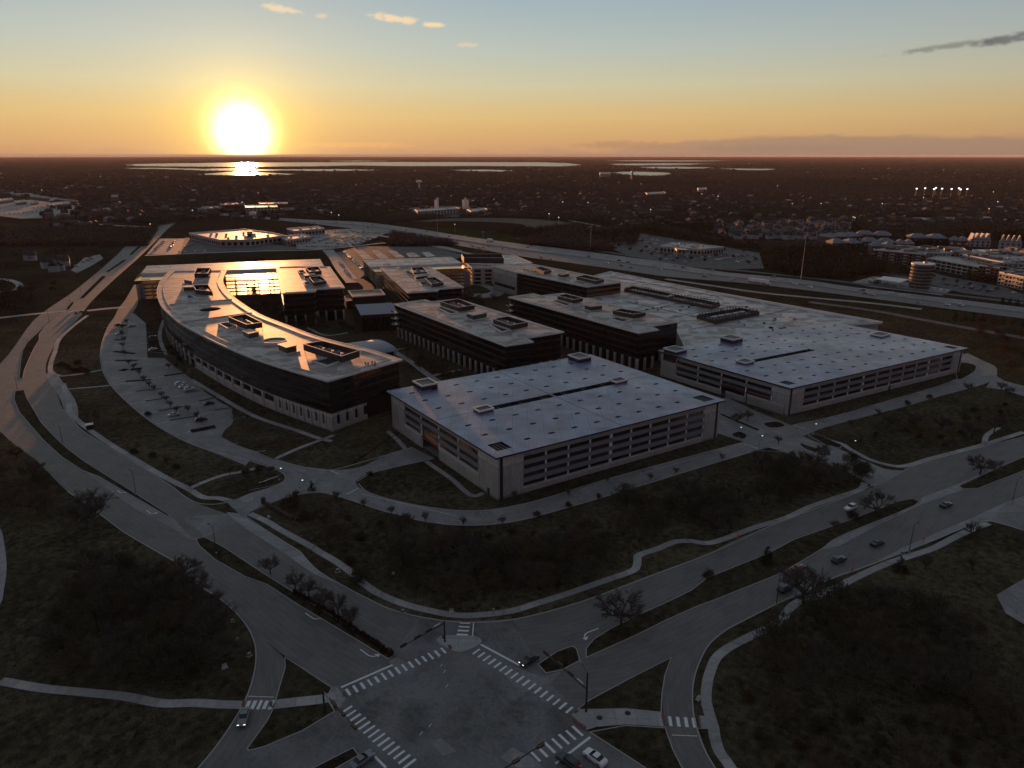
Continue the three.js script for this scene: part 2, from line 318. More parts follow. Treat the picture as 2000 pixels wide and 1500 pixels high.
for (const l of lakes) {
  const ring = curve([...l], 160, true).map(([x, z]) => { const d = Math.hypot(x, z) * 0.006, n = (fbm(x / 300, z / 300, 4) - 0.5) * d * 3; return [x + n, z + n * 4]; });
  struct(flatGeo(ring, 0.4), M.water, 'lake');
}
const hwMid = hwN.map((q, i) => [q[0] * 0.5 + hwS[i][0] * 0.5, q[1] * 0.5 + hwS[i][1] * 0.5]);
const lerpLine = (t) => hwN.map((q, i) => [q[0] + (hwS[i][0] - q[0]) * t, q[1] + (hwS[i][1] - q[1]) * t]);
struct(loftGeo(lerpLine(0.03), lerpLine(0.47), 0.1, 160), M.concrete, 'highway_road');
struct(loftGeo(lerpLine(0.53), lerpLine(0.97), 0.1, 160), M.road, 'highway_road');
struct(loftGeo(lerpLine(0.47), lerpLine(0.53), 0.06, 160), M.asphalt, 'highway_shoulder');
{ const g = kerbGeo(hwMid, 240, 0.5, 1.05); tag(mesh(g, M.kerb, 'median_barrier'), 'long concrete barrier dividing the highway carriageways', 'barrier'); }
const road = (name, L, R, y, m = M.road, n = 90) => struct(loftGeo(P(L), P(R), y, n), m, name);
const path = (name, s, w, y = 0.05, m = M.walk, n = 60) => struct(ribbonGeo(P(s), w, y, n), m, name);
const patch = (name, s, y, m, smoothed = 0) => { const p = P(s); return struct(flatGeo(smoothed ? curve(p, smoothed, true) : p, y), m, name); };

// frontage roads and far roads
path('frontage_road', '1300,545 1390,558 1480,571 1590,582 1700,592 1800,604', 7, 0.09, M.concrete);
path('frontage_road', '700,452 800,471 905,493 1000,513 1080,526', 8, 0.09);
path('frontage_road', '1010,466 1120,482 1240,501 1344,519 1450,529 1600,545 1760,564 2000,592', 9, 0.09, M.asphalt);
path('frontage_road', '1580,590 1700,606 1820,628 2000,660 2200,690', 8, 0.09, M.asphalt);
path('country_road', '700,431 850,421 960,414 1040,414', 7, 0.09, M.concrete); path('country_road', '1020,419 1080,424 1130,434 1178,443', 10, 0.09, M.concrete);
path('country_road', '0,370 80,376 170,388 260,396', 9, 0.09, M.concrete); path('country_road', '90,402 128,418 150,433 205,439 300,444', 12, 0.09, M.concrete);
path('country_road', '1020,346 1300,353 1600,350 2010,353', 14, 0.09, M.asphalt); path('country_road', '1090,400 1400,393 1700,399 2010,393', 9, 0.09, M.concrete); path('country_road', '1300,330 1500,372 1640,410 1760,440', 9, 0.09, M.asphalt); path('country_road', '640,350 700,380 760,402', 9, 0.09, M.concrete); path('country_road', '0,345 200,352 420,362 640,352 900,356', 14, 0.09, M.asphalt); path('country_road', '180,345 120,372 100,392', 12, 0.09, M.concrete);
path('country_road', '0,455 90,446 190,448 288,452', 6, 0.09, M.asphalt); path('country_road', '1500,500 1600,497 1707,496 1800,500', 8, 0.09, M.concrete);
path('side_road', '-60,630 0,621 60,614 130,607', 6, 0.05); path('side_road', '170,607 205,603 245,600', 7, 0.055);
path('lane', '-40,545 0,545 22,548 38,557 28,566 -30,574', 6, 0.05, M.walk);
path('campus_road', '283,499 400,494 520,490 610,488 690,481 760,474 830,476 900,490', 8, 0.07);
path('campus_road', '640,488 655,505 668,525 690,552', 14, 0.075, M.concrete);
path('campus_road', '655,600 690,585 720,563 700,545', 10, 0.075, M.asphalt);
patch('parking_lot', '286,497 312,466 362,466 348,496', 0.06, M.concrete);
patch('parking_lot', '345,497 362,464 470,471 560,480 600,486 520,490', 0.055, M.asphalt);
patch('parking_lot', '580,486 575,462 640,449 700,446 760,453 700,478 620,487', 0.06, M.concrete);
patch('parking_lot', '655,494 700,481 850,482 908,500 890,506 708,508 716,532 700,548 672,520', 0.06, M.asphalt);
patch('parking_lot', '1150,468 1253,456 1330,468 1483,494 1492,524 1440,526 1344,519 1230,500', 0.06, M.asphalt);
patch('parking_lot', '0,396 60,390 150,402 130,425 40,427 0,422', 0.06, M.concrete);
patch('parking_lot', '138,528 165,503 195,497 202,505 175,521 150,533', 0.05, M.concrete);
patch('forecourt', '1660,552 1705,540 1800,556 1860,566 1840,577 1700,560', 0.05, M.concrete);
patch('parking_lot', '1700,512 1780,520 1850,540 1960,560 2000,575 2000,588 1880,572 1800,552 1700,530', 0.045, M.asphalt);
patch('forecourt', '905,557 930,552 985,571 962,581 930,581 903,571', 0.05, M.concrete, 60);
patch('lawn', '908,562 928,557 958,569 940,574 915,572', 0.08, M.grass, 40);
patch('field', '790,444 930,449 960,460 1010,473 900,462 820,453', 0.03, mat(0.05, 0.075, 0.03, { map: tGrass, roughness: 1, specularIntensity: 0 }), 50);
patch('field', '735,441 880,432 1020,438 990,450 850,449', 0.02, M.soil, 50);
patch('field', '800,432 900,426 1020,427 1150,440 1180,449 1060,448 1000,438 900,434', 0.018, mat(0.13, 0.11, 0.08, { map: tGrass, roughness: 1 }), 50);
patch('bare_ground', '750,416 810,405 900,402 960,408 955,420 860,424', 0.02, mat(0.18, 0.16, 0.13, { map: tGrass, roughness: 1 }), 40);

// the divided boulevard that curves past the campus
const WL = '318,424 312,433 287,442 224,502 175,544 136,575 94,603 65,627 16,693 -30,745 -42,790 -12,830 26,866 72,900 132,960 192,1002 240,1038 304,1076 344,1100 384,1140 432,1172 480,1218 556,1281 650,1343';
const WR = '352,424 346,433 329,446 308,467 280,495 241,530 210,558 175,593 154,621 120,653 101,685 90,712 92,738 109,765 124,800 160,840 192,861 240,891 283,917 331,947 384,982 442,1003 500,1026 562,1063 586,1078 628,1120 664,1141 715,1168 760,1189 820,1206 868,1250';
road('boulevard', WL, WR, 0.03, M.road, 220);
const NEl = '2300,770 2140,812 2000,853 1940,868 1880,883 1820,899 1766,917 1709,949 1670,964 1592,994 1520,1021 1430,1057 1380,1084 1320,1105 1260,1129 1200,1153 1140,1174 1050,1200 960,1213 905,1215';
const NEr = '2300,870 2140,918 2000,967 1967,979 1934,1018 1880,1033 1820,1057 1760,1081 1712,1099 1670,1117 1628,1129 1570,1160 1511,1183 1445,1216 1400,1243 1312,1288 1228,1326 1150,1370 1123,1390';
road('boulevard', NEl, NEr, 0.034, M.road, 200);
patch('intersection', '640,1352 650,1342 759,1290 820,1205 868,1212 905,1212 960,1212 1000,1208 1062,1320 1123,1388 1144,1426 1190,1456 1258,1500 1340,1560 1420,1640 900,1700 820,1640 380,1640 484,1464 560,1438 636,1400 660,1388', 0.04, M.junction);
for (const [p, q, side] of [[[660, 1390], [500, 1458], -1], [[1144, 1426], [1258, 1500], 1]]) {   // both roads go on past the crossing
  const a = G(...p), b = G(...q), l = Math.hypot(b[0] - a[0], b[1] - a[1]), d = [(b[0] - a[0]) / l, (b[1] - a[1]) / l], n = [-d[1] * side, d[0] * side], L = [8, 60, 140, 320].map((t) => [a[0] + d[0] * t, a[1] + d[1] * t]), w = 36;
  struct(loftGeo(L, L.map(([x, z]) => [x + n[0] * w, z + n[1] * w]), 0.032, 60), M.road, 'boulevard');
}
road('slip_road', '432,1168 460,1194 480,1220 496,1252 500,1284 496,1316 484,1356 464,1396 424,1456 388,1500 330,1570', '500,1234 530,1262 555,1288 556,1306 548,1332 536,1372 520,1408 490,1456 470,1500 430,1570', 0.045, M.road, 80);
road('slip_road', '1312,1278 1304,1300 1300,1318 1294,1354 1296,1393 1303,1429 1315,1465 1333,1500 1360,1550', '1440,1219 1420,1230 1387,1258 1366,1294 1354,1336 1354,1390 1363,1429 1378,1468 1396,1500 1424,1550', 0.046, M.road, 80);
road('turn_lane', '470,1003 481,1012 520,1036 562,1063 586,1078 604,1099 628,1120 650,1134', '442,1000 452,1011 480,1032 520,1058 552,1078 580,1098 612,1120 650,1136', 0.042, M.pale, 50);
patch('turn_lane', '166,918 200,930 240,958 300,994 334,1009 382,1052 398,1048 360,1010 420,1006 470,1003 462,1018 400,1050 384,1056 330,1028 262,992 214,958', 0.039, M.concrete, 80);
patch('turn_lane', '1607,1073 1625,1056 1700,1024 1797,983 1800,972 1870,946 1910,926 1913,932 1872,950 1880,957 1800,985 1700,1034 1640,1066', 0.043, M.pale);
patch('turn_lane', '1712,1096 1760,1072 1830,1040 1900,1011 1967,980 1972,984 1934,1018 1880,1033 1820,1057 1760,1081', 0.043, M.pale);
patch('turn_lane', '91,731 100,722 122,745 150,790 150,820 130,806 116,776', 0.041, M.concrete, 40);

// campus drives
road('driveway', '437,976 451,978 490,963 530,951 556,937 552,922 520,908 490,899 448,886 400,868 373,858', '478,1014 490,999 520,984 562,971 604,962 640,945 622,920 580,910 538,898 502,883 460,868 430,852', 0.05, M.concrete, 80);
road('ring_road', '600,912 660,918 703,912 760,886 805,873', '590,962 660,960 694,940 712,929 760,916 850,896', 0.052, M.concrete, 40);
road('ring_road', '640,918 690,930 697,947 718,961 760,974 820,988 880,997 928,998 970,994 1020,985 1080,970 1140,952 1200,932 1290,907 1380,883 1455,863 1500,845 1546,830 1625,813 1737,781 1850,747 1885,728 1874,712', '592,962 640,964 700,983 760,1001 820,1018 880,1025 940,1026 990,1021 1035,1012 1110,991 1200,964 1290,937 1380,910 1479,880 1530,862 1576,849 1602,838 1775,792 1850,770 1900,757 1940,742 1947,724', 0.054, M.concrete, 160);
road('ring_road', '1890,740 1882,722 1878,706 1870,694', '1947,735 1944,716 1921,705 1890,690', 0.058, M.concrete, 40);
patch('driveway', '1925,757 1944,733 1962,744 2000,754 2060,766 2060,790 2000,774 1962,762', 0.056, M.concrete);
patch('garage_court', '1395,782 1420,776 1470,800 1546,831 1500,850 1455,864 1400,846', 0.053, M.concrete);
road('driveway', '1470,872 1497,874 1527,881 1569,898 1591,901 1649,920 1709,952', '1560,846 1580,858 1644,879 1662,888 1700,904 1730,916 1770,920', 0.056, M.concrete, 50);
patch('driveway', '1934,1018 1967,979 2000,968 2080,950 2080,1060 2000,1036', 0.05, M.concrete);
patch('parking_lot', '1946,1162 2000,1130 2080,1090 2080,1260 2000,1219 1964,1198', 0.05, M.concrete);
patch('parking_lot', '235,608 213,635 201,661 196,680 196,695 201,724 216,752 232,770 253,790 277,811 307,832 336,848 373,867 427,888 480,909 500,884 467,875 440,863 432,852 440,839 453,829 456,820 452,797 427,784 400,765 373,739 340,716 322,700 288,699 287,676 285,632 262,612', 0.048, M.concrete);
road('campus_road', '206,650 227,612 231,603 243,588 262,556', '250,650 251,624 266,600 272,585 286,556', 0.05, M.road, 30);
patch('bend', '-20,1010 0,1030 8,1060 13,1110 8,1150 0,1182 -20,1200', 0.05, M.walk, 40);

patch('patched_road', '838,1448 862,1442 892,1468 866,1476', 0.048, M.concrete); patch('patched_road', '976,1480 1000,1460 1040,1480 1062,1500 1010,1500', 0.048, M.concrete); patch('patched_road', '758,1292 775,1284 816,1306 800,1322 780,1320', 0.047, M.concrete); patch('patched_road', '975,1308 1000,1302 1060,1322 1098,1310 1076,1334 1020,1354', 0.047, M.concrete);
// raised islands: kerb stone and grass or planting
function island(s, m = M.grass, n = 0, name = 'median', h = 0.16) {
  let p = P(s); if (n) p = curve(p, n, true);
  const o = new THREE.Group(); o.name = numbered(name); o.userData.kind = 'structure'; scene.add(o);
  struct(prism(p, 0, h), M.kerb, 'kerb', o);
  const q = inset(p, 0.25); struct(flatGeo(q, h + 0.02), m, m === M.walk ? 'paving' : 'grass', o);
  return o;
}
const M2 = '29,764 48,762 52,776 69,805 80,824 107,853 133,877 165,901 208,928 267,965 334,1008 325,1008 240,959 192,931 160,919 120,893 85,861 59,831 37,805 27,781';
island('109,619 91,635 77,653 77,664 67,680 57,701 48,723 45,739 37,739 40,707 44,685 53,669 72,651 92,632');
island(M2);
island('382,1053 400,1049 440,1070 512,1118 560,1148 624,1188 690,1230 772,1279 759,1289 700,1253 640,1217 580,1181 520,1142 480,1128 420,1094 388,1066');
for (const s of ['304,449 309,451 258,498 251,498', '240,508 248,508 213,531 206,531', '199,539 208,540 165,582 155,582', '140,590 146,591 136,604 128,604']) island(s);
island('1050,1298 1087,1273 1117,1262 1127,1268 1133,1291 1099,1309 1066,1316', M.soil, 0);
island('1144,1267 1159,1249 1192,1228 1260,1195 1320,1168 1350,1153 1380,1129 1440,1105 1500,1081 1550,1054 1610,1033 1658,1016 1700,1000 1754,979 1781,974 1797,980 1787,988 1745,1006 1700,1024 1655,1042 1625,1057 1607,1072 1568,1096 1520,1123 1460,1147 1400,1171 1360,1186 1300,1213 1240,1243 1180,1270 1144,1286');
island('1872,949 1910,932 1937,919 2000,892 2140,842 2140,866 2000,920 1940,943 1910,955 1880,955');
island('600,1506 690,1460 702,1476 655,1503 560,1560 520,1560', M.soil);
island('556,1283 650,1344 640,1360 536,1373 548,1332 556,1305', M.grass, 0, 'traffic_island'); island('534,1382 642,1370 655,1390 592,1428 516,1460 484,1468 482,1462 520,1410', M.grass, 0, 'traffic_island');
island('1312,1284 1228,1326 1150,1368 1126,1387 1168,1387 1222,1386 1292,1393 1294,1354 1300,1318', M.grass, 0, 'traffic_island');
island('1150,1430 1222,1417 1301,1422 1303,1431 1315,1465 1333,1500 1360,1550 1300,1550 1258,1500 1190,1456', M.grass, 0, 'traffic_island');
island('853,1250 864,1243 900,1242 930,1244 941,1253 924,1266 897,1274 876,1268', M.walk, 40, 'traffic_island');
island('1561,866 1578,871 1602,879 1594,884 1574,878', M.grass, 20, 'traffic_island'); island('1480,880 1500,874 1540,886 1580,900 1569,899 1527,883', M.soil, 0, 'traffic_island');
island('1578,850 1598,849 1646,870 1640,876 1610,868', M.soil, 0, 'traffic_island'); island('1880,708 1902,712 1906,722 1894,732 1872,742 1868,728', M.grass, 30, 'traffic_island');
island('1404,810 1410,808 1486,840 1478,842', M.soil, 0, 'traffic_island'); island('1428,850 1444,843 1459,850 1452,858', M.soil, 20, 'traffic_island'); island('1490,828 1520,824 1534,832 1505,836', M.soil, 20, 'traffic_island');

// narrow planted islands and painted lines of the car park
const LZ = (a) => a.map(([x, y]) => [x / 3.75, 600 + y / 3.75]);
for (const [x0, y0, x1, y1, w] of [[868, 128, 992, 140, 3], [850, 188, 915, 196, 3], [838, 240, 905, 240, 3], [832, 325, 992, 342, 3.4], [842, 392, 1012, 390, 3], [880, 460, 935, 462, 5], [955, 458, 1042, 452, 5], [918, 545, 1112, 532, 3], [990, 618, 1190, 596, 1.6], [1062, 690, 1250, 662, 1.6], [1158, 762, 1346, 728, 1.6], [1240, 832, 1452, 797, 1.6], [1395, 912, 1582, 876, 5], [1072, 186, 1150, 178, 3], [1080, 236, 1152, 228, 3], [1092, 322, 1205, 330, 3], [1108, 368, 1265, 358, 2], [1200, 505, 1396, 476, 3], [1350, 630, 1470, 612, 1.6], [1452, 690, 1590, 662, 1.6], [1562, 756, 1700, 738, 1.6], [1690, 818, 1796, 798, 1.6]]) {
  const [a, b] = LZ([[x0, y0], [x1, y1]]).map((q) => G(...q)), e = edgesOf([a, [(a[0] + b[0]) / 2, (a[1] + b[1]) / 2], b], w), o = new THREE.Group(), r = [e[0][0], e[0][1], e[0][2], e[1][2], e[1][1], e[1][0]]; o.name = numbered('planting_island'); o.userData.kind = 'structure'; scene.add(o);
  struct(prism(r, 0, 0.16), M.kerb, 'kerb', o); struct(flatGeo(inset(r, 0.16), 0.19), M.soil, 'soil', o);
}
// paths
path('pavement', '171,616 139,640 115,664 107,688 99,712 101,728 118,735', 2.6); path('pavement', '123,749 128,765 135,784 136,803 149,819 176,840 205,861 253,891 320,931 368,955 400,972 427,973 451,979', 2.6, 0.05, M.walk, 120);
path('pavement', '368,955 400,941 437,928 470,922 499,915', 2.2); path('pavement', '118,735 160,730 201,722', 2.2); path('pavement', '132,760 170,757 216,753', 2);
path('pavement', '487,1003 520,1018 550,1036 610,1069 622,1077 655,1096 688,1120 712,1141 739,1159 790,1180 850,1195 895,1202 940,1201 1000,1193 1050,1178 1110,1159 1170,1138 1230,1117 1241,1111 1245,1098 1246,1086 1256,1081 1284,1072 1320,1058 1350,1057 1380,1061 1410,1054 1475,1030 1535,1012 1580,991 1640,970 1682,955 1689,943', 2.5, 0.05, M.walk, 260);
path('pavement', '1580,850 1646,868 1658,876 1700,898 1730,907 1757,911 1820,895 1922,868 2000,844', 2.5, 0.05, M.walk, 90); path('pavement', '1922,868 1928,850 1950,835', 2.2);
path('pavement', '0,1330 80,1344 160,1352 240,1360 320,1374 380,1373 432,1376 480,1377', 2.6); path('pavement', '536,1377 580,1372 632,1366 655,1360', 3, 0.2);
path('pavement', '1600,1164 1580,1169 1555,1178 1537,1195 1528,1210 1510,1222 1465,1243 1420,1267 1399,1285 1387,1312 1381,1336 1379,1366 1384,1390 1393,1420 1396,1440 1405,1468 1420,1489 1440,1520', 2.5, 0.05, M.walk, 120);
path('pavement', '1580,1169 1622,1153 1670,1129 1730,1102 1775,1087 1820,1072 1880,1042 1930,1022', 2.4);
patch('pavement', '1116,1398 1126,1388 1168,1388 1222,1386 1294,1394 1300,1421 1222,1416 1165,1421 1146,1427', 0.21, M.walk);
patch('pavement', '1366,1398 1386,1399 1389,1424 1364,1424', 0.055, M.walk); patch('pavement', '640,1360 656,1340 676,1362 664,1382 640,1378', 0.056, M.walk);
path('pavement', '320,624 312,653 317,677 325,693', 2.4); path('pavement', '373,741 416,767 500,814 580,841 626,857 648,862', 2.6); path('pavement', '538,896 580,877 652,850', 2.2);
path('pavement', '770,687 800,705 848,740 905,772', 4); path('pavement', '832,901 880,934 926,969 944,963', 2.2); path('pavement', '757,842 775,858 792,877', 2.2); path('pavement', '800,832 740,870 690,905', 1.2, 0.05, M.soil);
path('pavement', '735,690 775,683 800,678', 3); path('pavement', '840,735 870,728 900,722', 3); path('pavement', '600,640 640,655 680,650', 2.4);
// brick-coloured ramps at the crossings
for (const s of ['1120,1392 1126,1387 1131,1390 1124,1396', '1117,1408 1121,1405 1146,1421 1142,1427', '1291,1396 1296,1395 1301,1419 1296,1420', '1362,1398 1366,1398 1369,1424 1365,1424', '903,1211 915,1211 914,1216 902,1216', '874,1262 880,1260 884,1268 878,1270', '668,1354 673,1352 677,1360 671,1362', '527,1371 533,1371 532,1382 526,1382', '474,1370 480,1370 478,1382 472,1382']) patch('paving', s, 0.23, M.brick);

// kerbs along the road edges
const kerbs = ['132,960 192,1002 240,1038 304,1076 344,1100 384,1140 432,1172 460,1196 480,1220 496,1252 500,1284 496,1316 484,1356 464,1396 424,1456 388,1500 330,1570', '124,800 160,840 192,861 240,891 283,917 331,947 384,982 420,985 451,980', '481,1010 520,1036 562,1063 586,1078 604,1099 628,1120 664,1141 715,1168 760,1189 820,1205 880,1214 940,1216 1000,1211 1050,1200 1140,1174 1260,1129 1380,1084 1520,1021 1592,994 1670,964 1709,945',
  '1766,917 1820,899 1940,868 2000,853 2140,812', '1440,1219 1420,1230 1387,1257 1366,1294 1354,1336 1354,1390 1363,1429 1378,1468 1396,1500 1424,1550', '1440,1219 1511,1183 1628,1129 1712,1099 1820,1057 1916,1019 1934,1018 2000,1036', '535,951 556,938 552,924 500,904 430,886 373,867 307,832 253,790 216,752 200,722 196,685 213,635 235,608',
  '490,999 562,971 622,962 655,968 760,1001 880,1025 990,1021 1110,991 1290,937 1479,878', '700,945 720,962 820,988 928,998 1020,985 1200,932 1455,863', '805,874 730,896 640,919 600,914 538,898', '844,896 730,923 696,941'];
kerbs.forEach((s) => struct(kerbGeo(P(s), 200), M.kerb, 'kerb'));

// painted markings
function mark(name, list, y = 0.075) { const o = new THREE.Group(); o.name = numbered(name); o.userData.kind = 'structure'; scene.add(o); for (const p of list) struct(flatGeo(p, y), M.paint, 'stripe', o); return o; }
function quad(c, d, len, w) { const [a, b] = [d[0] * len / 2, d[1] * len / 2], [p, q] = [-d[1] * w / 2, d[0] * w / 2]; return [[c[0] - a - p, c[1] - b - q], [c[0] + a - p, c[1] + b - q], [c[0] + a + p, c[1] + b + q], [c[0] - a + p, c[1] - b + q]]; }
function crossing(a, b, n, len = 2.7, w = 0.62, lean = 0, y) {
  const A = G(...a), B = G(...b), l = Math.hypot(B[0] - A[0], B[1] - A[1]), t = [(B[0] - A[0]) / l, (B[1] - A[1]) / l], d = [-t[1], t[0]], c = Math.cos(lean), s = Math.sin(lean);
  const e = [d[0] * c - d[1] * s, d[0] * s + d[1] * c], out = [];
  for (let i = 0; i < n; i++) { const k = n > 1 ? i / (n - 1) : 0; out.push(quad([A[0] + (B[0] - A[0]) * k, A[1] + (B[1] - A[1]) * k], e, len * rr(0.9, 1.05), w * rr(0.85, 1.1))); }
  return mark('crosswalk', out, y);
}
crossing([680, 1352], [866, 1271], 15); crossing([930, 1273], [1112, 1387], 17); crossing([1128, 1428], [1046, 1478], 7, 3.4); crossing([676, 1387], [800, 1492], 14, 3.2); crossing([908, 1217], [903, 1240], 4, 3.0, 0.7);
crossing([484, 1377], [530, 1377], 5, 2.8, 0.8); crossing([1309, 1409], [1356, 1412], 4, 2.8, 0.85);
const stripe = (a, b, w = 0.45, y) => { const A = G(...a), B = G(...b), l = Math.hypot(B[0] - A[0], B[1] - A[1]); return quad([(A[0] + B[0]) / 2, (A[1] + B[1]) / 2], [(B[0] - A[0]) / l, (B[1] - A[1]) / l], l, w); };
mark('stop_line', [stripe([666, 1343], [767, 1299], 0.6), stripe([939, 1259], [1015, 1300], 0.6), stripe([1153, 1440], [1085, 1492], 0.6), stripe([722, 1468], [754, 1500], 0.6), stripe([925, 1216], [923, 1242], 0.3), stripe([513, 941], [543, 930], 0.35), stripe([643, 918], [661, 926], 0.35), stripe([676, 966], [700, 954], 0.35), stripe([1452, 867], [1480, 876], 0.35), stripe([1550, 830], [1573, 838], 0.35)]);
mark('lane_line', [stripe([706, 965], [892, 1008], 0.15), stripe([486, 958], [560, 943], 0.12), stripe([480, 1360], [535, 1362], 0.2), stripe([1312, 1436], [1362, 1438], 0.2), stripe([1375, 890], [1250, 926], 0.13), stripe([440, 870], [465, 865], 0.2), stripe([499, 883], [520, 880], 0.25)]);
mark('parking_line', [[760, 152, 868, 146], [765, 197, 852, 198], [750, 242, 836, 240], [740, 293, 1085, 264], [735, 348, 828, 338], [750, 409, 1090, 372], [802, 576, 1392, 470], [880, 641, 990, 620], [950, 713, 1062, 692], [1040, 783, 1158, 764], [1145, 856, 1240, 836], [1375, 912, 1392, 908], [1190, 590, 1350, 566], [1250, 660, 1350, 640], [1350, 726, 1450, 704], [1450, 792, 1560, 768]].map(([a, b, c, d]) => { const [p, q] = LZ([[a, b], [c, d]]); return stripe(p, q, 0.3); }), 0.085);
mark('lane_line', [[858, 1282], [862, 1300], [868, 1312], [873, 1340], [840, 1417], [823, 1432]].map((p) => quad(G(...p), [0.4, -0.9], 1.2, 0.15)));
function arrow(px, py, turn, s = 1) {                      // turn arrow painted on the lane
  const sh = []; for (let i = 0; i <= 8; i++) { const a = i / 8 * 1.25; sh.push([1.5 - 1.5 * Math.cos(a) - 0.12 * 0, -1.2 - 1.9 * Math.sin(a)]); }
  const [l, r] = edgesOf([[0, 1.8], [0, 0.4], ...sh], 0.32), pts = [...l, ...r.reverse()];
  const e = sh[8], head = [[e[0] + 0.1, e[1] - 0.75], [e[0] + 1.25, e[1] - 0.35], [e[0] + 0.2, e[1] + 0.85]];
  const c = G(px, py), f = (p) => p.map(([q, z]) => [-q, z]).map(([x, z]) => [c[0] + s * (x * Math.cos(turn) - z * Math.sin(turn)), c[1] + s * (x * Math.sin(turn) + z * Math.cos(turn))]);
  const o = new THREE.Group(); o.name = numbered('road_arrow'); o.userData.kind = 'structure'; scene.add(o);
  struct(flatGeo(f(pts), 0.08), M.paint, 'shaft', o); struct(flatGeo(f(head), 0.08), M.paint, 'arrowhead', o);
}
arrow(604, 1203, 2.3, 1.05); arrow(712, 1275, 2.3, 1.05); arrow(1157, 1232, -2.1, 1.1); arrow(290, 1000, 2.3, 0.9); arrow(232, 960, 2.3, 0.9); arrow(482, 978, 1.2, .6); arrow(516, 940, -1.9, .5);

// ---------------------------------------------------------------- campus buildings
const unit = new THREE.BoxGeometry(1, 1, 1);
function slabPart(parent, name, m, x, y, z, w, h, d, turn) { const o = mesh(unit, m, name, parent); o.position.set(x, y, z); o.scale.set(w, h, d); o.rotation.y = turn; return o; }
function faces(ring) {                                     // sides of a ring with outward normal and heading
  const s = Math.sign(area(ring));
  return ring.map((a, i) => { const b = ring[(i + 1) % ring.length], l = Math.hypot(b[0] - a[0], b[1] - a[1]), t = [(b[0] - a[0]) / l, (b[1] - a[1]) / l]; return { a, b, l, t, n: [t[1] * s, -t[0] * s], turn: Math.atan2(-t[1], t[0]) }; });
}
function onFace(parent, name, m, f, u, y, w, h, d, out) {  // a block on a facade: u along it, out beyond it
  return slabPart(parent, name, m, f.a[0] + f.t[0] * u + f.n[0] * out, y, f.a[1] + f.t[1] * u + f.n[1] * out, w, h, d, f.turn);
}
function openBox(ring, y0, y1, th = 0.25) { return prism(ring, y0, y1, [inset(ring, th).reverse()]); }
// things on roofs: screen walls open to the sky, penthouses with lids, low kerbed wells
function screenWall(label, s, roofH, h, group, hs = h) {
  const ring = P(s, roofH + h), o = thing('roof_screen', label, 'roof screen', 0, 0, 0, 0, group);
  mesh(openBox(ring, roofH + 0.5, roofH + hs, 0.2), M.louvre, 'louvre_wall', o);
  mesh(openBox(inset(ring, -0.06), roofH + h, roofH + h + 0.14, 0.42), M.rim, 'coping', o);
  const c = ring.reduce((q, p) => [q[0] + p[0] / ring.length, q[1] + p[1] / ring.length], [0, 0]), f = faces(ring);
  for (const q of inset(ring, 0.3)) mesh(cyl(0.1, 0.1, h, q[0], roofH, q[1], 6), M.galv, 'post', o);
  const i0 = f[0].l > f[1].l ? f[0] : f[1], nn = Math.max(1, Math.round(i0.l / 7));
  for (let i = 0; i < nn; i++) { const u = (i + 0.5) / nn * i0.l - i0.l / 2; const b = slabPart(o, 'cooling_unit', M.galv, c[0] + i0.t[0] * u, roofH + h * 0.36, c[1] + i0.t[1] * u, 3.4, h * 0.7, 2.6, i0.turn); const fan = mesh(cyl(0.9, 0.9, 0.3, 0, 0, 0, 12), M.dark, 'fan_ring', o); fan.position.set(b.position.x, roofH + h * 0.71, b.position.z); }
  return o;
}
function penthouse(label, s, roofH, h, group, m = M.greenGlass, lid = M.roof) {
  const ring = P(s, roofH + h), o = thing('penthouse', label, 'penthouse', 0, 0, 0, 0, group);
  mesh(prism(inset(ring, 0.5), roofH, roofH + h - 0.3), M.cladEdge, 'core', o);
  for (const f of faces(inset(ring, 0.45))) { const n = Math.max(2, Math.round(f.l / 2.2)); for (let i = 0; i < n; i++) onFace(o, 'panel', m, f, (i + 0.5) / n * f.l, roofH + h * 0.48, f.l / n - 0.14, h * 0.72, 0.12, 0.05); }
  mesh(prism(ring, roofH + h - 0.3, roofH + h), lid, 'lid', o); mesh(prism(inset(ring, -0.7), roofH, roofH + 0.25), M.rim, 'kerb', o);
  return o;
}
function well(label, s, roofH, group, h = 0.9) {
  const ring = P(s, roofH + h), o = thing('roof_well', label, 'roof well', 0, 0, 0, 0, group);
  mesh(openBox(ring, roofH, roofH + h, 0.55), M.rim, 'kerb_wall', o); mesh(prism(inset(ring, 0.5), roofH, roofH + 0.12), M.dark, 'grating', o);
  return o;
}
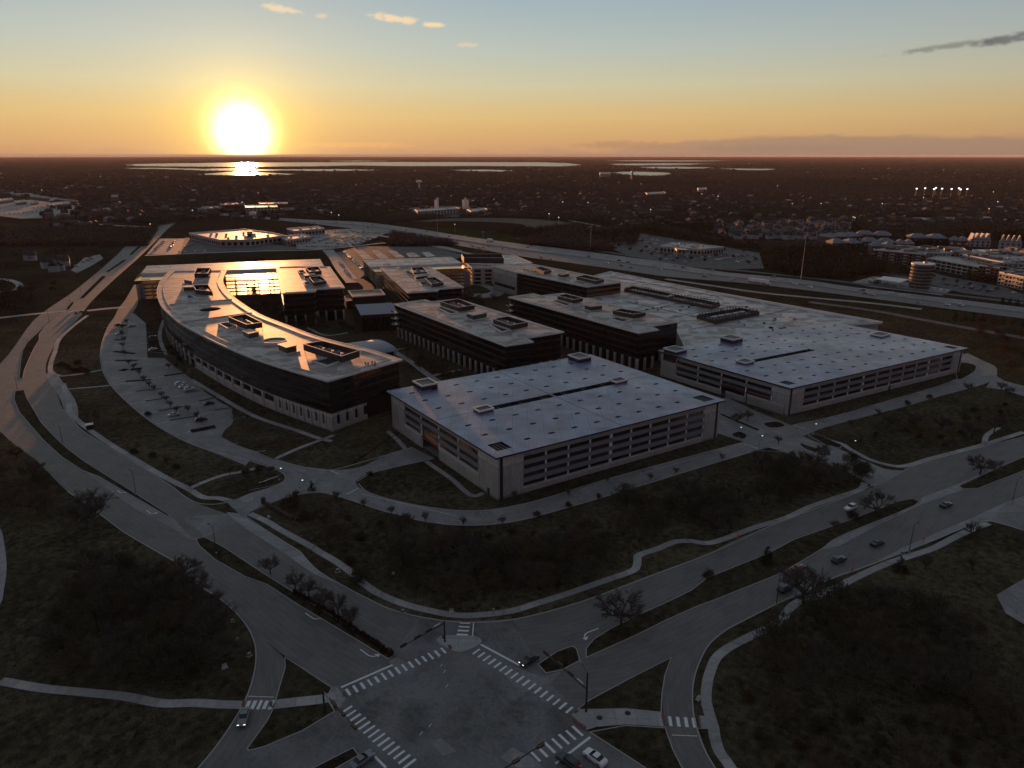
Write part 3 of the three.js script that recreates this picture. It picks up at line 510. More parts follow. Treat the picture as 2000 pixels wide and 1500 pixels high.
function office({ label, ring, h, base = 7.5, floors = 4, mod = 6.5, piers = true, skip = [], fasciaM = M.rim, over = 1.3, holes = [], roofM = M.roof, copperFaces = [], stoneFaces = [] }) {
  const o = thing('office_building', label, 'office building'), wall = inset(ring, over), core = inset(ring, over + 1.6);
  mesh(prism(ring, h - 0.7, h, holes), roofM, 'roof', o);
  const fas = mesh(openBox(inset(ring, -0.05), h - 0.75, h + 0.06, 0.5), fasciaM, 'fascia', o);
  mesh(openBox(inset(ring, 2.6), h, h + 0.22, 0.3), M.rim, 'parapet', o);
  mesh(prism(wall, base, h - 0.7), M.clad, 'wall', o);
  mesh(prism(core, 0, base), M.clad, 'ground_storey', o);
  const fh = (h - 0.7 - base) / floors;
  faces(wall).forEach((f, k) => {
    if (skip.includes(k) || f.l < 3) return;
    const n = Math.max(1, Math.round(f.l / mod)), w = f.l / n, stone = stoneFaces.includes(k), cop = copperFaces.includes(k);
    if (stone) { onFace(o, 'stone_wall', M.plainStone, f, f.l / 2, (h - 0.7) / 2, f.l - 0.1, h - 0.8, 0.3, 0.16); onFace(o, 'window', M.glass, f, f.l / 2, h * 0.3, f.l * 0.85, 2.6, 0.2, 0.3); return; }
    for (let i = 0; i < n; i++) for (let j = 0; j < floors; j++) {
      onFace(o, 'window', M.glass, f, (i + 0.5) * w, base + (j + 0.56) * fh, w - 0.3, fh * 0.62, 0.16, 0.06);
      if (cop) onFace(o, 'cladding_panel', M.copper, f, (i + 0.5) * w, base + (j + 0.1) * fh, w - 0.06, fh * 0.3, 0.2, 0.07);
    }
    if (!cop) for (let j = 1; j < floors; j++) onFace(o, 'ledge', M.cladEdge, f, f.l / 2, base + (j + 0.06) * fh, f.l, 0.18, 0.5, 0.2);
    if (piers) { for (let i = 0; i <= n; i++) onFace(o, 'pier', M.stone, f, Math.min(f.l - 0.8, Math.max(0.8, i * w)), base / 2, 1.2, base, 1.1, -0.6); for (let i = 0; i < n; i++) onFace(o, 'shopfront', M.glass, f, (i + 0.5) * w, base * 0.45, w - 1.7, base * 0.8, 0.2, -1.5); }
  });
  return o;
}
const notch = (a, b, c, d, s1, s2) => [a, b, c, d];
// the long curved building
{
  const h = 25, base = 8.5;
  const out = P('333,528.5 323.6,536 314.4,546.4 308.6,557.8 306.3,569.3 307.5,579.7 311,590 317.8,601.5 330.5,613.5 351,630.5 390,652 430,672 505,703 580,726.5 640,743.4', h), inn = P('786,701.8 728,683.6 668,669 620,656.5 560,634 510,614.5 480,596.5 456,579 444,566 438,556 435.5,549 437,541 443,527.5', h);
  const oc = curve(out, 34), ic = curve(inn, 30), ring = [...oc, ...ic];
  const o = thing('curved_office_building', 'long dark office building bending in an arc beside the car park', 'office building');
  const ell = (cx, cy, r, hh) => { const [x, z] = G(cx, cy, hh); return Array.from({ length: 32 }, (_, i) => [x + r * Math.cos(i / 16 * Math.PI), z + r * Math.sin(i / 16 * Math.PI)]); };
  const hole = ell(410, 604, 6.6, h);
  mesh(prism(ring, h - 0.8, h, [hole]), M.roof, 'roof', o); mesh(openBox(inset(ring, -0.06), h - 0.86, h + 0.05, 0.55), M.rim, 'fascia', o);
  mesh(openBox(inset(ring, 4.2), h, h + 0.28, 0.3), M.rim, 'parapet', o);
  const wall = inset(ring, 1.5), core = inset(ring, 3.2);
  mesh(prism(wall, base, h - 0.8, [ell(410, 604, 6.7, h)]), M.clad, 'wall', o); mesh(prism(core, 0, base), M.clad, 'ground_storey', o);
  mesh(prism(ell(410, 604, 6.9, h), 3, 3.4), M.dark, 'light_well_floor', o);
  const fs = faces(wall), fh = (h - 0.8 - base) / 4;
  fs.forEach((f, k) => {
    const outer = k < 34, tip = k === 34, n = tip ? 6 : 1, w = f.l / n;
    for (let i = 0; i < n; i++) for (let j = 0; j < 4; j++) if (outer || tip || j > 1) onFace(o, 'window', M.glass, f, (i + 0.5) * w, base + (j + 0.56) * fh, w - 0.25, fh * 0.62, 0.16, 0.06);
    if (outer || tip) for (let j = 1; j < 4; j++) onFace(o, 'ledge', M.cladEdge, f, f.l / 2, base + (j + 0.06) * fh, f.l, 0.16, 0.45, 0.18);
    if (outer && k > 15 || tip) {                           // stone ground storey: tall bays, then square windows, then slots
      const tall = k < 21, slot = k > 29 || tip, nn = slot ? 2 * (tip ? 2 : 1) : 1, ww = (tip ? f.l * 0.5 : f.l) / nn;
      for (let i = 0; i < nn; i++) {
        const u = (i + 0.5) * ww;
        onFace(o, 'pier', M.stone, f, i * ww + 0.4, base / 2, slot ? 1.2 : 1.7, base, 1.0, -0.5);
        if (tall) { onFace(o, 'window', M.glass, f, u, base * 0.5, ww - 1.8, base * 0.9, 0.2, -1.5); onFace(o, 'lintel', M.stone, f, u, base * 0.52, ww - 1.6, 0.5, 0.5, -1.1); }
        else if (!slot) { onFace(o, 'stone_panel', M.stone, f, u, 2.1, ww, 4.2, 0.7, -0.62); onFace(o, 'stone_panel', M.stone, f, u, base - 0.5, ww, 1, 0.7, -0.62); onFace(o, 'window', M.glass, f, u, 5.9, ww - 1.7, 3.3, 0.2, -1.2); }
        else { onFace(o, 'stone_panel', M.stone, f, i * ww + ww * 0.31, base / 2, ww * 0.62, base - 0.02, 0.7, -0.62); onFace(o, 'window', M.glass, f, i * ww + ww * 0.81, 4.6, ww * 0.38, 4.4, 0.2, -1.1); onFace(o, 'stone_panel', M.stone, f, i * ww + ww * 0.81, 1.2, ww * 0.38, 2.4, 0.7, -0.63); onFace(o, 'stone_panel', M.stone, f, i * ww + ww * 0.81, 7.7, ww * 0.38, 1.6, 0.7, -0.63); }
      }
    } else if (outer && k > 3) { onFace(o, 'pier', M.stone, f, 0.4, base / 2, 0.7, base, 0.7, -0.35); onFace(o, 'window', M.greenGlass, f, f.l / 2, base / 2, f.l - 0.9, base * 0.92, 0.2, -0.9); }
    else if (!outer && !tip) { onFace(o, 'pier', M.stone, f, 0.4, base / 2, 1.3, base, 1, -0.5); }
  });
  const seam = (a, b) => { const A = G(...a, h), B = G(...b, h), l = Math.hypot(B[0] - A[0], B[1] - A[1]); slabPart(o, 'roof_kerb', M.rim, (A[0] + B[0]) / 2, h + 0.25, (A[1] + B[1]) / 2, l, 0.5, 0.35, Math.atan2(-(B[1] - A[1]), B[0] - A[0])); };
  seam([331, 595], [453, 585]); seam([352, 630], [492, 611]); seam([398, 612], [386, 617]);
  const G1 = 'curved building rooftop';
  screenWall('tall louvred roof screen at the far end of the curved building', '379,534.5 384,523.5 412,523.5 406,534', h, 3.8);
  screenWall('louvred roof screen just before the dark oval well', '376,557 382,566 415,569.5 407,556', h, 3.6);
  screenWall('louvred open roof screen beyond the oval skylight', '446,619 480,613.5 512,629.5 482,634', h, 3.6);
  screenWall('large louvred roof screen near the pointed tip of the curved roof', '592,672 630,665.6 702,684.5 667,696', h, 3.8);
  penthouse('low dark penthouse touching the tall far roof screen', '358.5,546 358.5,543 375,542 375,549', h, 3.2); penthouse('small flat penthouse beside the second louvred screen', '357,561 359,557.5 376,557 378,560.5', h, 3);
  penthouse('boxy glazed penthouse in front of the middle roof screen', '472,645 488,642 507,647 485,652', h, 3.2); penthouse('sunlit glazed penthouse between oval skylight and large screen', '541,672 558,668 581,674 559,679', h, 3.4);
  well('open kerbed well at the corner of the middle roof screen', '426,631 446,628 462,636 444,641', h); well('long kerbed well at the foot of the large roof screen', '608,704 640,697 668,703 640,714', h); well('small white kerbed well at the corner of the second screen', '362,577 372,575 383,580 367,583', h);
  // oval skylight drum
  const s = thing('skylight_drum', 'white rimmed oval skylight drum standing on the curved roof', 'skylight'), e = ell(536, 664, 6.2, h + 1.6);
  mesh(openBox(e, h, h + 1.6, 0.4), M.rim, 'drum', s); mesh(prism(inset(e, 0.38), h, h + 0.9), M.glass, 'glazing', s);
  const v = thing('roof_vent', 'small cluster of roof vents near the pointed roof tip', 'vent');
  const [vx, vz] = G(722, 711, h); for (let i = 0; i < 4; i++) mesh(cyl(0.5, 0.4, 1.2 + i * 0.2, vx + i * 1.6 - 2, h, vz + (i % 2) * 1.4, 8), M.galv, 'pipe', v);
}
// the five straight office blocks
const ringP = (s, h) => P(s, h);
office({ label: 'dark office block with step in its front roof edge between curved building and campus road', ring: ringP('538.7,521 577,520 644,520.5 673.6,561.7 618.5,564.6 615.7,569.4 549,573', 25), h: 25, base: 8, piers: true });
screenWall('tall dark roof screen at the back of the stepped block', '597,523 622,520.5 628,529 604,531', 25, 3.2); screenWall('dark roof screen at the front of the stepped block', '604,541.5 626,538.5 637,548 612,552', 25, 3.2);
well('upper white kerbed well on the stepped block roof', '581,528 593,526.5 597,531 585,533', 25); well('lower white kerbed well on the stepped block roof', '592,551 604,549.5 608,554 596,557', 25); penthouse('pale lidded penthouse between the two screens of the stepped block', '592,534.5 614,533 617,537 595,538.5', 25, 2.4);
office({ label: 'dark office block with sunlit roof before the cream roofed garage', ring: ringP('742,522.7 779,521 781,523.7 840,521 906,560.7 857.8,564.4 855,568 795.8,571.8', 22), h: 22, base: 7, piers: false });
screenWall('roof screen at the back of the sunlit office block', '803,523 826,521.5 834,531 808,532.5', 22, 3); screenWall('roof screen at the front of the sunlit office block', '830,543 850,541 866,551 843,555', 22, 3);
well('back white kerbed well on the sunlit block roof', '789,530 800,528.5 806,532.5 795,534', 22); well('front white kerbed well on the sunlit block roof', '818,551 832,549 838,554.5 824,557', 22); penthouse('sunlit lidded penthouse between the screens of the sunlit block', '808.5,536 833,533.5 836,538 812,541', 22, 2.4, undefined, M.louvre);
office({ label: 'dark office block with notched roof corner behind the close garage', ring: ringP('768,593.3 830,585 842.8,588.8 895,583.4 1102,648 1026,660 1042.6,667 986.8,675', 23.5), h: 23.5, base: 7.5 });
screenWall('back louvred roof screen of the notched block behind the close garage', '860,589 896,583.4 927,596 896,600.5', 23.5, 3.2); screenWall('front louvred roof screen of the notched block behind the close garage', '963,623 992,617.6 1031,629 998,635.6', 23.5, 3.2);
penthouse('green glazed penthouse midway on the notched block roof', '910,611 933,607 952.6,610 924,616', 23.5, 3.2); well('back kerbed well on the notched block roof', '853,600 862,598 896,609 880,613', 23.5); well('front kerbed well on the notched block roof', '956,634 964,632 998,643 980,648', 23.5);
office({ label: 'dark office block between the notched block and the wide white roof', ring: ringP('992.3,579.8 1041.7,573 1057,577 1100.6,572 1329.6,627.3 1269.7,636.8 1286.8,643.5 1247,650', 23.5), h: 23.5, base: 7.5 });
screenWall('back louvred roof screen on the block beside the wide white roof', '1089,578 1104,574 1138.6,581.7 1120,585.5', 23.5, 3); screenWall('front louvred roof screen on the block beside the wide white roof', '1197,606.4 1213,602.6 1261,610 1236,614', 23.5, 3);
penthouse('green glazed penthouse midway on the block beside the white roof', '1140,595 1158,592.5 1178.5,596 1154,599', 23.5, 3); well('back kerbed well on the block beside the white roof', '1077,587 1088,585 1120,593 1106,597', 23.5); well('front kerbed well on the block beside the white roof', '1190,621 1204,618 1236,623.5 1216,628.5', 23.5);
office({ label: 'office block with copper coloured end wall and pale stone corner', ring: ringP('960,519 1028.4,513.3 1088,524.5 1217,550.4 1146,560 1007.5,531.4', 22), h: 22, base: 3, floors: 5, piers: false, copperFaces: [3], stoneFaces: [5] });
screenWall('long roof screen at the far end of the copper walled block', '1044,523 1058,521 1077,527 1062,531', 22, 3); screenWall('copper edged roof screen near the copper end wall', '1126,540 1142,537 1180,545 1163,549', 22, 3); penthouse('small penthouse on the copper walled block roof', '1089,534 1102,532 1113,534.5 1098,537', 22, 2.6); 
{ const v = thing('roof_unit', 'long row of low pipes on the copper walled block roof', 'roof unit'); for (let i = 0; i < 10; i++) { const [x, z] = G(1022 + i * 2.6, 527.5 + i * 0.35, 22.5); mesh(cyl(0.35, 0.35, 1.1 + 0.5 * (i % 2), x, 22, z, 7), M.dark, 'pipe', v); } }
// white fins on the west corners of two blocks
[[['768,593.3 986.8,675'], 'notched block'], [['992.3,579.8 1247,650'], 'block by the white roof']].forEach(([[s], n]) => {
  const [a, b] = P(s, 23.5), t = Math.atan2(-(b[1] - a[1]), b[0] - a[0]), u = [(b[0] - a[0]), (b[1] - a[1])], l = Math.hypot(...u);
  for (const y of [10, 14, 18]) { const o = thing('balcony_ledge', `${y > 17 ? 'top' : y > 13 ? 'middle' : 'lowest'} pale balcony ledge at the corner of the ${n}`, 'ledge', a[0] + u[0] / l * 2.5, y, a[1] + u[1] / l * 2.5, t); mesh(box(5, 0.5, 4), M.white, 'slab', o); mesh(box(5, 0.9, 0.12, 0, 0.7, 1.9), M.glass, 'balustrade', o); }
});
// low links between the blocks
{
  let ring = P('679.4,567.8 743.6,564.8 753,575.6 687.8,579.8', 11), o = thing('pavilion', 'square glazed pavilion with white rimmed flat roof', 'pavilion');
  mesh(prism(inset(ring, 0.5), 0, 10.6), M.clad, 'wall', o); mesh(prism(inset(ring, 0.5), 10.6, 10.8), M.roofDark, 'roof', o); mesh(openBox(ring, 10.3, 11.2, 0.8), M.white, 'coping', o);
  faces(inset(ring, 0.5)).forEach((f) => { for (let i = 0; i < 8; i++) onFace(o, 'window', M.greenGlass, f, (i + 0.5) * f.l / 8, 3.6, f.l / 8 - 0.5, 5.5, 0.2, 0.06); });
  ring = P('672,578 688,577 692,586 676,588', 7); o = thing('annex', 'low flat annex beside the square pavilion', 'annex'); mesh(prism(ring, 0, 6.6), M.clad, 'wall', o); mesh(openBox(ring, 6.6, 7, 0.5), M.rim, 'coping', o); mesh(prism(inset(ring, 0.5), 6.6, 6.7), M.roofDark, 'roof', o);
  const rid = P('693.8,594.8 765.8,591', 17), eave = P('777,611.6 704.6,615.8', 12.5); o = thing('hall', 'hall with one blue grey metal roof slope between two blocks', 'hall');
  const far = [[2 * rid[1][0] - eave[0][0], 2 * rid[1][1] - eave[0][1]], [2 * rid[0][0] - eave[1][0], 2 * rid[0][1] - eave[1][1]]];
  const sheetG = (a, b, c, d, y0, y1, n) => { const L = []; for (let i = 0; i < n; i++) { const t0 = i / n, t1 = (i + 1) / n, lp = (p, q, t) => [p[0] + (q[0] - p[0]) * t, p[1] + (q[1] - p[1]) * t]; const q = [lp(a, b, t0), lp(a, b, t1), lp(d, c, t1), lp(d, c, t0)]; const g = new THREE.BufferGeometry(), v = (k, y) => [q[k][0], y, q[k][1]], e = 0.12; const top = [v(0, y0), v(1, y0), v(2, y1), v(3, y1)].flat(), rib = [v(0, y0 + e), v(3, y1 + e), [q[3][0] * 0.985 + q[2][0] * 0.015, y1, q[3][1] * 0.985 + q[2][1] * 0.015]].flat(); g.setAttribute('position', new THREE.Float32BufferAttribute([...top, ...rib], 3)); g.setIndex([0, 2, 1, 0, 3, 2, 4, 5, 6]); g.computeVertexNormals(); L.push(g.toNonIndexed()); } return L; };
  sheetG(rid[0], rid[1], eave[0], eave[1], 17, 12.5, 14).forEach((g) => mesh(g, M.metalRoof, 'roof_panel', o)); sheetG(rid[1], rid[0], far[1], far[0], 17, 12.5, 14).forEach((g) => mesh(g, M.metalRoof, 'roof_panel', o));
  mesh(prism(inset([eave[1], eave[0], far[0], far[1]], 1.2), 0, 12.3), M.clad, 'wall', o);
  { const r = inset([eave[1], eave[0], far[0], far[1]], 1.2), m = [[(r[0][0] + r[3][0]) / 2, (r[0][1] + r[3][1]) / 2], [(r[1][0] + r[2][0]) / 2, (r[1][1] + r[2][1]) / 2]]; [[r[0], r[3], m[0]], [r[1], r[2], m[1]]].forEach(([p, q, c]) => { const g = new THREE.BufferGeometry(); g.setAttribute('position', new THREE.Float32BufferAttribute([p[0], 12.3, p[1], q[0], 12.3, q[1], c[0], 16.8, c[1]], 3)); g.computeVertexNormals(); mesh(g, M.clad, 'gable', o); });
    faces(r).slice(0, 1).forEach((f) => { for (let i = 0; i < 9; i++) onFace(o, 'window', M.glass, f, (i + 0.5) * f.l / 9, 5.5, f.l / 9 - 0.6, 9, 0.2, 0.05); }); }
  // barrel roofed canopy
  const top = P('660,676.5 745,664.4', 9), low = P('776,685 690,701', 5.2); o = thing('barrel_canopy', 'barrel vaulted metal roof over the courtyard entrance', 'canopy');
  for (let i = 0; i < 16; i++) for (const sgn of [0, 1]) {
    const n = 6, pos = [], idx = [];
    for (let k = 0; k <= n; k++) for (let e = 0; e < 2; e++) {
      const t = (i + e * 0.97) / 16, a = k / n * Math.PI / 2, A = [top[0][0] + (top[1][0] - top[0][0]) * t, top[0][1] + (top[1][1] - top[0][1]) * t], B = [low[1][0] + (low[0][0] - low[1][0]) * t, low[1][1] + (low[0][1] - low[1][1]) * t], q = (sgn ? -0.7 : 1) * Math.sin(a);
      pos.push(A[0] + (B[0] - A[0]) * q, 5.2 + 3.8 * Math.cos(a) * 1, A[1] + (B[1] - A[1]) * q);
    }
    for (let k = 0; k < n; k++) { const p = k * 2; idx.push(p, p + 1, p + 2, p + 1, p + 3, p + 2); }
    const g = new THREE.BufferGeometry(); g.setAttribute('position', new THREE.Float32BufferAttribute(pos, 3)); g.setIndex(idx); g.computeVertexNormals(); mesh(g, M.metalRoof, 'roof_panel', o);
  }
  for (const t of [0.1, 0.4, 0.7, 0.95]) mesh(cyl(0.3, 0.3, 5.4, low[1][0] + (low[0][0] - low[1][0]) * t, 0, low[1][1] + (low[0][1] - low[1][1]) * t, 8), M.galv, 'column', o);
  mesh(prism(inset([low[1], low[0], top[1], top[0]], 1.5), 0, 4.8), M.clad, 'wall', o);
}
// ---------------------------------------------------------------- parking garages with solar canopies
function grid2(c, u, v) { return (a, b) => [c[0] + u[0] * a + v[0] * b, c[1] + u[1] * a + v[1] * b]; }
function garage({ label, F, L, R, h, wallH, lv = 4, baseH = 1.2, holesU = 7, holesV = 10, roofOver = 1.4, closedFaces, roofM = M.solar, cut, slots = [], hatches = [], doors = [] }) {
  // F: front wall corner, L: left end of its short side, R: far end of its long side
  const o = thing('parking_garage', label, 'parking garage');
  let u = [L[0] - F[0], L[1] - F[1]], v = [R[0] - F[0], R[1] - F[1]]; const lu = Math.hypot(...u), lv2 = Math.hypot(...v); u = u.map((k) => k / lu); v = v.map((k) => k / lv2);
  const at = grid2(F, u, v), ring = [at(0, 0), at(lu, 0), at(lu, lv2), at(0, lv2)];
  const fh = (wallH - baseH - 1.6) / lv;
  for (let k = 0; k <= lv; k++) mesh(prism(inset(ring, 1.0), k ? baseH + k * fh - 0.35 : 0, k ? baseH + k * fh : 0.3), M.slab, 'deck', o);
  const fs = [{ a: at(0, 0), b: at(0, lv2) }, { a: at(lu, 0), b: at(0, 0) }, { a: at(0, lv2), b: at(lu, lv2) }, { a: at(lu, lv2), b: at(lu, 0) }];
  const ring0 = Math.sign(area([fs[0].a, fs[0].b, fs[2].b]));
  fs.forEach((f, k) => {
    f.l = Math.hypot(f.b[0] - f.a[0], f.b[1] - f.a[1]); f.t = [(f.b[0] - f.a[0]) / f.l, (f.b[1] - f.a[1]) / f.l]; f.n = [f.t[1] * ring0, -f.t[0] * ring0]; f.turn = Math.atan2(-f.t[1], f.t[0]);
    const c = closedFaces[k], e0 = c.e0 ?? 8, e1 = c.e1 ?? 8, bH = c.baseH ?? baseH, lvl = c.lv ?? lv;
    if (k !== 1) onFace(o, 'corner_slot', M.dark, f, 1.8, wallH / 2, 1.7, wallH, 0.5, -0.3);
    onFace(o, 'end_wall', M.stone, f, 0.48, wallH / 2, 0.93, wallH, 0.6, -0.3); onFace(o, 'end_wall', M.stone, f, 2.3 + (e0 - 2.3) / 2, wallH / 2, e0 - 2.3, wallH, 0.6, -0.3);
    onFace(o, 'end_wall', M.stone, f, f.l - e1 + (e1 - 2.3) / 2, wallH / 2, e1 - 2.3, wallH, 0.6, -0.3); onFace(o, k === 1 ? 'end_wall' : 'corner_slot', k === 1 ? M.stone : M.dark, f, f.l - 1.6, wallH / 2, 1.3, wallH, 0.5, -0.3); if (k === 1) onFace(o, 'end_wall', M.stone, f, 1.65, wallH / 2, 1.4, wallH, 0.6, -0.3); onFace(o, 'end_wall', M.stone, f, f.l - 0.5, wallH / 2, 0.9, wallH, 0.6, -0.3);
    const mid = f.l - e0 - e1, n = Math.max(2, Math.round(mid / (c.bay ?? 11))), w = mid / n, so = 1.65, fhh = so + 1.85, y0 = wallH - 1.6 - lvl * fhh + 1.85;
    onFace(o, 'top_band', M.stone, f, e0 + mid / 2, wallH - 0.8, mid, 1.6, 0.6, -0.3);
    for (let i = 0; i < n; i++) {
      const door = (c.door || []).includes(i);
      for (let j = 0; j < lvl; j++) { if (!j || (door && j < 2)) continue; onFace(o, 'spandrel', M.spandrel, f, e0 + (i + 0.5) * w, y0 + j * fhh - 0.92, w - 0.03, 1.84, 0.18, -0.05); }
      if (!door) onFace(o, 'base_wall', M.stone, f, e0 + (i + 0.5) * w, y0 / 2, w, y0, 0.6, -0.3);
      else { onFace(o, 'entrance_beam', M.redBeam, f, e0 + (i + 0.5) * w, 5.2, w - 0.4, 0.5, 0.3, -0.1); }
    }
    for (let i = 0; i <= n; i++) onFace(o, 'column', M.white, f, e0 + i * w, (wallH - 1.6 + (c.door ? 0 : y0)) / 2, i % 5 === 4 ? 1.3 : 0.6, wallH - 1.6 - (c.door ? 0 : y0), 0.5, -0.45);
    if (c.extraWall) for (const [p, q, yy] of c.extraWall) onFace(o, 'stone_screen', M.plainStone, f, (p + q) / 2 * f.l, yy / 2, (q - p) * f.l, yy, 0.4, 0.25);
    for (const p of c.hatch || []) onFace(o, 'door', M.dark, f, p * f.l, 1.3, 1.5, 2.6, 0.12, 0.02);
  });
  for (let i = 1; i < 6; i++) for (let j = 1; j < 9; j++) { const p = at(lu * i / 6, lv2 * j / 9); mesh(unit, M.slab, 'inner_column', o).position.set(p[0], wallH / 2, p[1]); const m = o.children[o.children.length - 1]; m.scale.set(0.7, wallH - 0.6, 0.7); }
  // canopy: four fields of solar panels with small gaps, on dark beams
  const ov = roofOver, U = [-ov, lu * 0.5 - 0.15, lu * 0.5 + 0.15, lu + ov], Vv = [-ov, lv2 * 0.5 - 0.15, lv2 * 0.5 + 0.15, lv2 + ov];
  const rect = (a0, a1, b0, b1) => [at(a0, b0), at(a1, b0), at(a1, b1), at(a0, b1)];
  const hole = []; for (let i = 0; i < holesU; i++) for (let j = 0; j < holesV; j++) hole.push([lu * (i + 0.62) / (holesU + 0.25), lv2 * (j + 0.62) / (holesV + 0.25)]);
  for (let a = 0; a < 2; a++) for (let b = 0; b < 2; b++) {
    const a0 = U[a * 2], a1 = U[a * 2 + 1], b0 = Vv[b * 2], b1 = Vv[b * 2 + 1], hs = [];
    const clash = (p, q) => [...slots, ...hatches].some(([s0, s1, t0, t1]) => p > s0 * lu - 2.5 && p < s1 * lu + 2.5 && q > t0 * lv2 - 2.5 && q < t1 * lv2 + 2.5);
    for (const [p, q] of hole) if (p > a0 + 2 && p < a1 - 2 && q > b0 + 3 && q < b1 - 3 && !clash(p, q)) hs.push(rect(p - 0.75, p + 0.75, q - 1.3, q + 1.3));
    let poly = rect(a0, a1, b0, b1);
    for (const [s0, s1, t0, t1] of slots) {                // long slot between the fields: step the edge back
      const e0 = Math.max(b0 + 0.5, t0 * lv2), e1 = Math.min(b1 - 0.5, t1 * lv2); if (e1 - e0 < 3) continue;
      poly = a === 0 ? [at(a0, b0), at(a1, b0), at(a1, e0), at(s0 * lu, e0), at(s0 * lu, e1), at(a1, e1), at(a1, b1), at(a0, b1)] : [at(a0, b0), at(a1, b0), at(a1, b1), at(a0, b1), at(a0, e1), at(s1 * lu, e1), at(s1 * lu, e0), at(a0, e0)];
    }
    for (const [s0, s1, t0, t1] of hatches) { const p = (s0 + s1) / 2 * lu, q = (t0 + t1) / 2 * lv2; if (p > a0 && p < a1 && q > b0 && q < b1) hs.push(rect(s0 * lu, s1 * lu, t0 * lv2, t1 * lv2)); }
    mesh(prism(poly, h - 0.22, h, hs), roofM, 'solar_canopy', o);
  }
  for (const [s0, s1, t0, t1] of hatches) for (let i = 1; i < 4; i++) { const p = at((s0 + s1) / 2 * lu, (t0 + (t1 - t0) * i / 4) * lv2); slabPart(o, 'hatch_beam', M.steel, p[0], h - 0.3, p[1], (s1 - s0) * lu, 0.25, 0.4, Math.atan2(-u[1], u[0])); }
  mesh(openBox([at(-ov - .05, -ov - .05), at(lu + ov + .05, -ov - .05), at(lu + ov + .05, lv2 + ov + .05), at(-ov - .05, lv2 + ov + .05)], h - 0.62, h - 0.05, 0.25), M.steel, 'edge_beam', o);
  mesh(prism(inset(ring, -0.6), h - 0.9, h - 0.65, [inset(ring, 6).reverse()]), M.soffit, 'soffit', o);
  for (let i = 0; i < holesV; i += 1) { const p = at(lu / 2, lv2 * (i + 0.5) / holesV); slabPart(o, 'canopy_beam', M.steel, p[0], h - 0.45, p[1], lu, 0.4, 0.35, Math.atan2(-u[1], u[0])); }
  for (let i = 0; i <= 8; i++) for (let j = 0; j <= 10; j++) if (i % 4 === 0 || j % 5 === 0) { const p = at(1 + (lu - 2) * i / 8, 1 + (lv2 - 2) * j / 10); const m = mesh(unit, M.steel, 'canopy_post', o); m.position.set(p[0], (wallH + h) / 2 - 0.6, p[1]); m.scale.set(0.4, h - wallH + 0.6, 0.4); }
  return { o, at, lu, lv2, u, v };
}
function stairTower(label, g, a, b, w, d, y0, y1, group) {
  const p = g.at(a, b), o = thing('stair_tower', label, 'stair tower', p[0], 0, p[1], Math.atan2(-g.u[1], g.u[0]), group);
  mesh(box(w, y1 - y0, d, 0, (y0 + y1) / 2, 0), M.cladEdge, 'shaft', o);
  for (const [x, z, ww, dd] of [[0, d / 2, w + 0.6, 0.5], [0, -d / 2, w + 0.6, 0.5], [w / 2, 0, 0.5, d - 0.5], [-w / 2, 0, 0.5, d - 0.5]]) mesh(box(ww, 0.7, dd, x, y1 + 0.1, z), M.white, 'coping', o);
  mesh(box(w - 0.5, 0.15, d - 0.5, 0, y1 - 0.1, 0), M.roofDark, 'roof', o); mesh(box(2.6, 2.2, 2, w / 2 + 1.5, y1 - 1.5, 0), M.rim, 'hatch_house', o);
  return o;
}
M.redBeam = mat(0.2, 0.03, 0.02, { roughness: 0.6 });
{
  const F = G(972, 977.5), d1 = P('968.5,890.5 756,763 1420.8,775.8', 17.6);
  const L = G(767, 835), R = G(1400.5, 854);
  const gA = garage({ label: 'closest parking garage with lavender solar roof beside the ring road', F, L, R, h: 17.7, wallH: 16.3, lv: 4, baseH: 2.2, slots: [[0.475, 0.525, 0.2, 0.8]], hatches: [[0.04, 0.12, 0.02, 0.075], [0.02, 0.1, 0.93, 0.985]], roofOver: 1.6,
    closedFaces: [{ e0: 11, e1: 9, bay: 11 }, { e0: 13, e1: 13, bay: 17, baseH: 4.5, lv: 3, door: [1], hatch: [0.93] }, { e0: 9, e1: 9, bay: 12 }, { e0: 9, e1: 9, bay: 12 }] });
  stairTower('stair tower on the back corner of the closest garage roof', gA, 84, 104, 9, 8, 14, 19.8); stairTower('stair tower at the far left corner of the closest garage roof', gA, 86, 16, 9, 8, 14, 19.8);
  stairTower('low stair tower at the near end of the closest roof slot', gA, 43.5, 21, 5, 7, 14, 18.6); stairTower('low stair tower at the far end of the closest roof slot', gA, 44, 95, 5, 7, 14, 18.6);
}
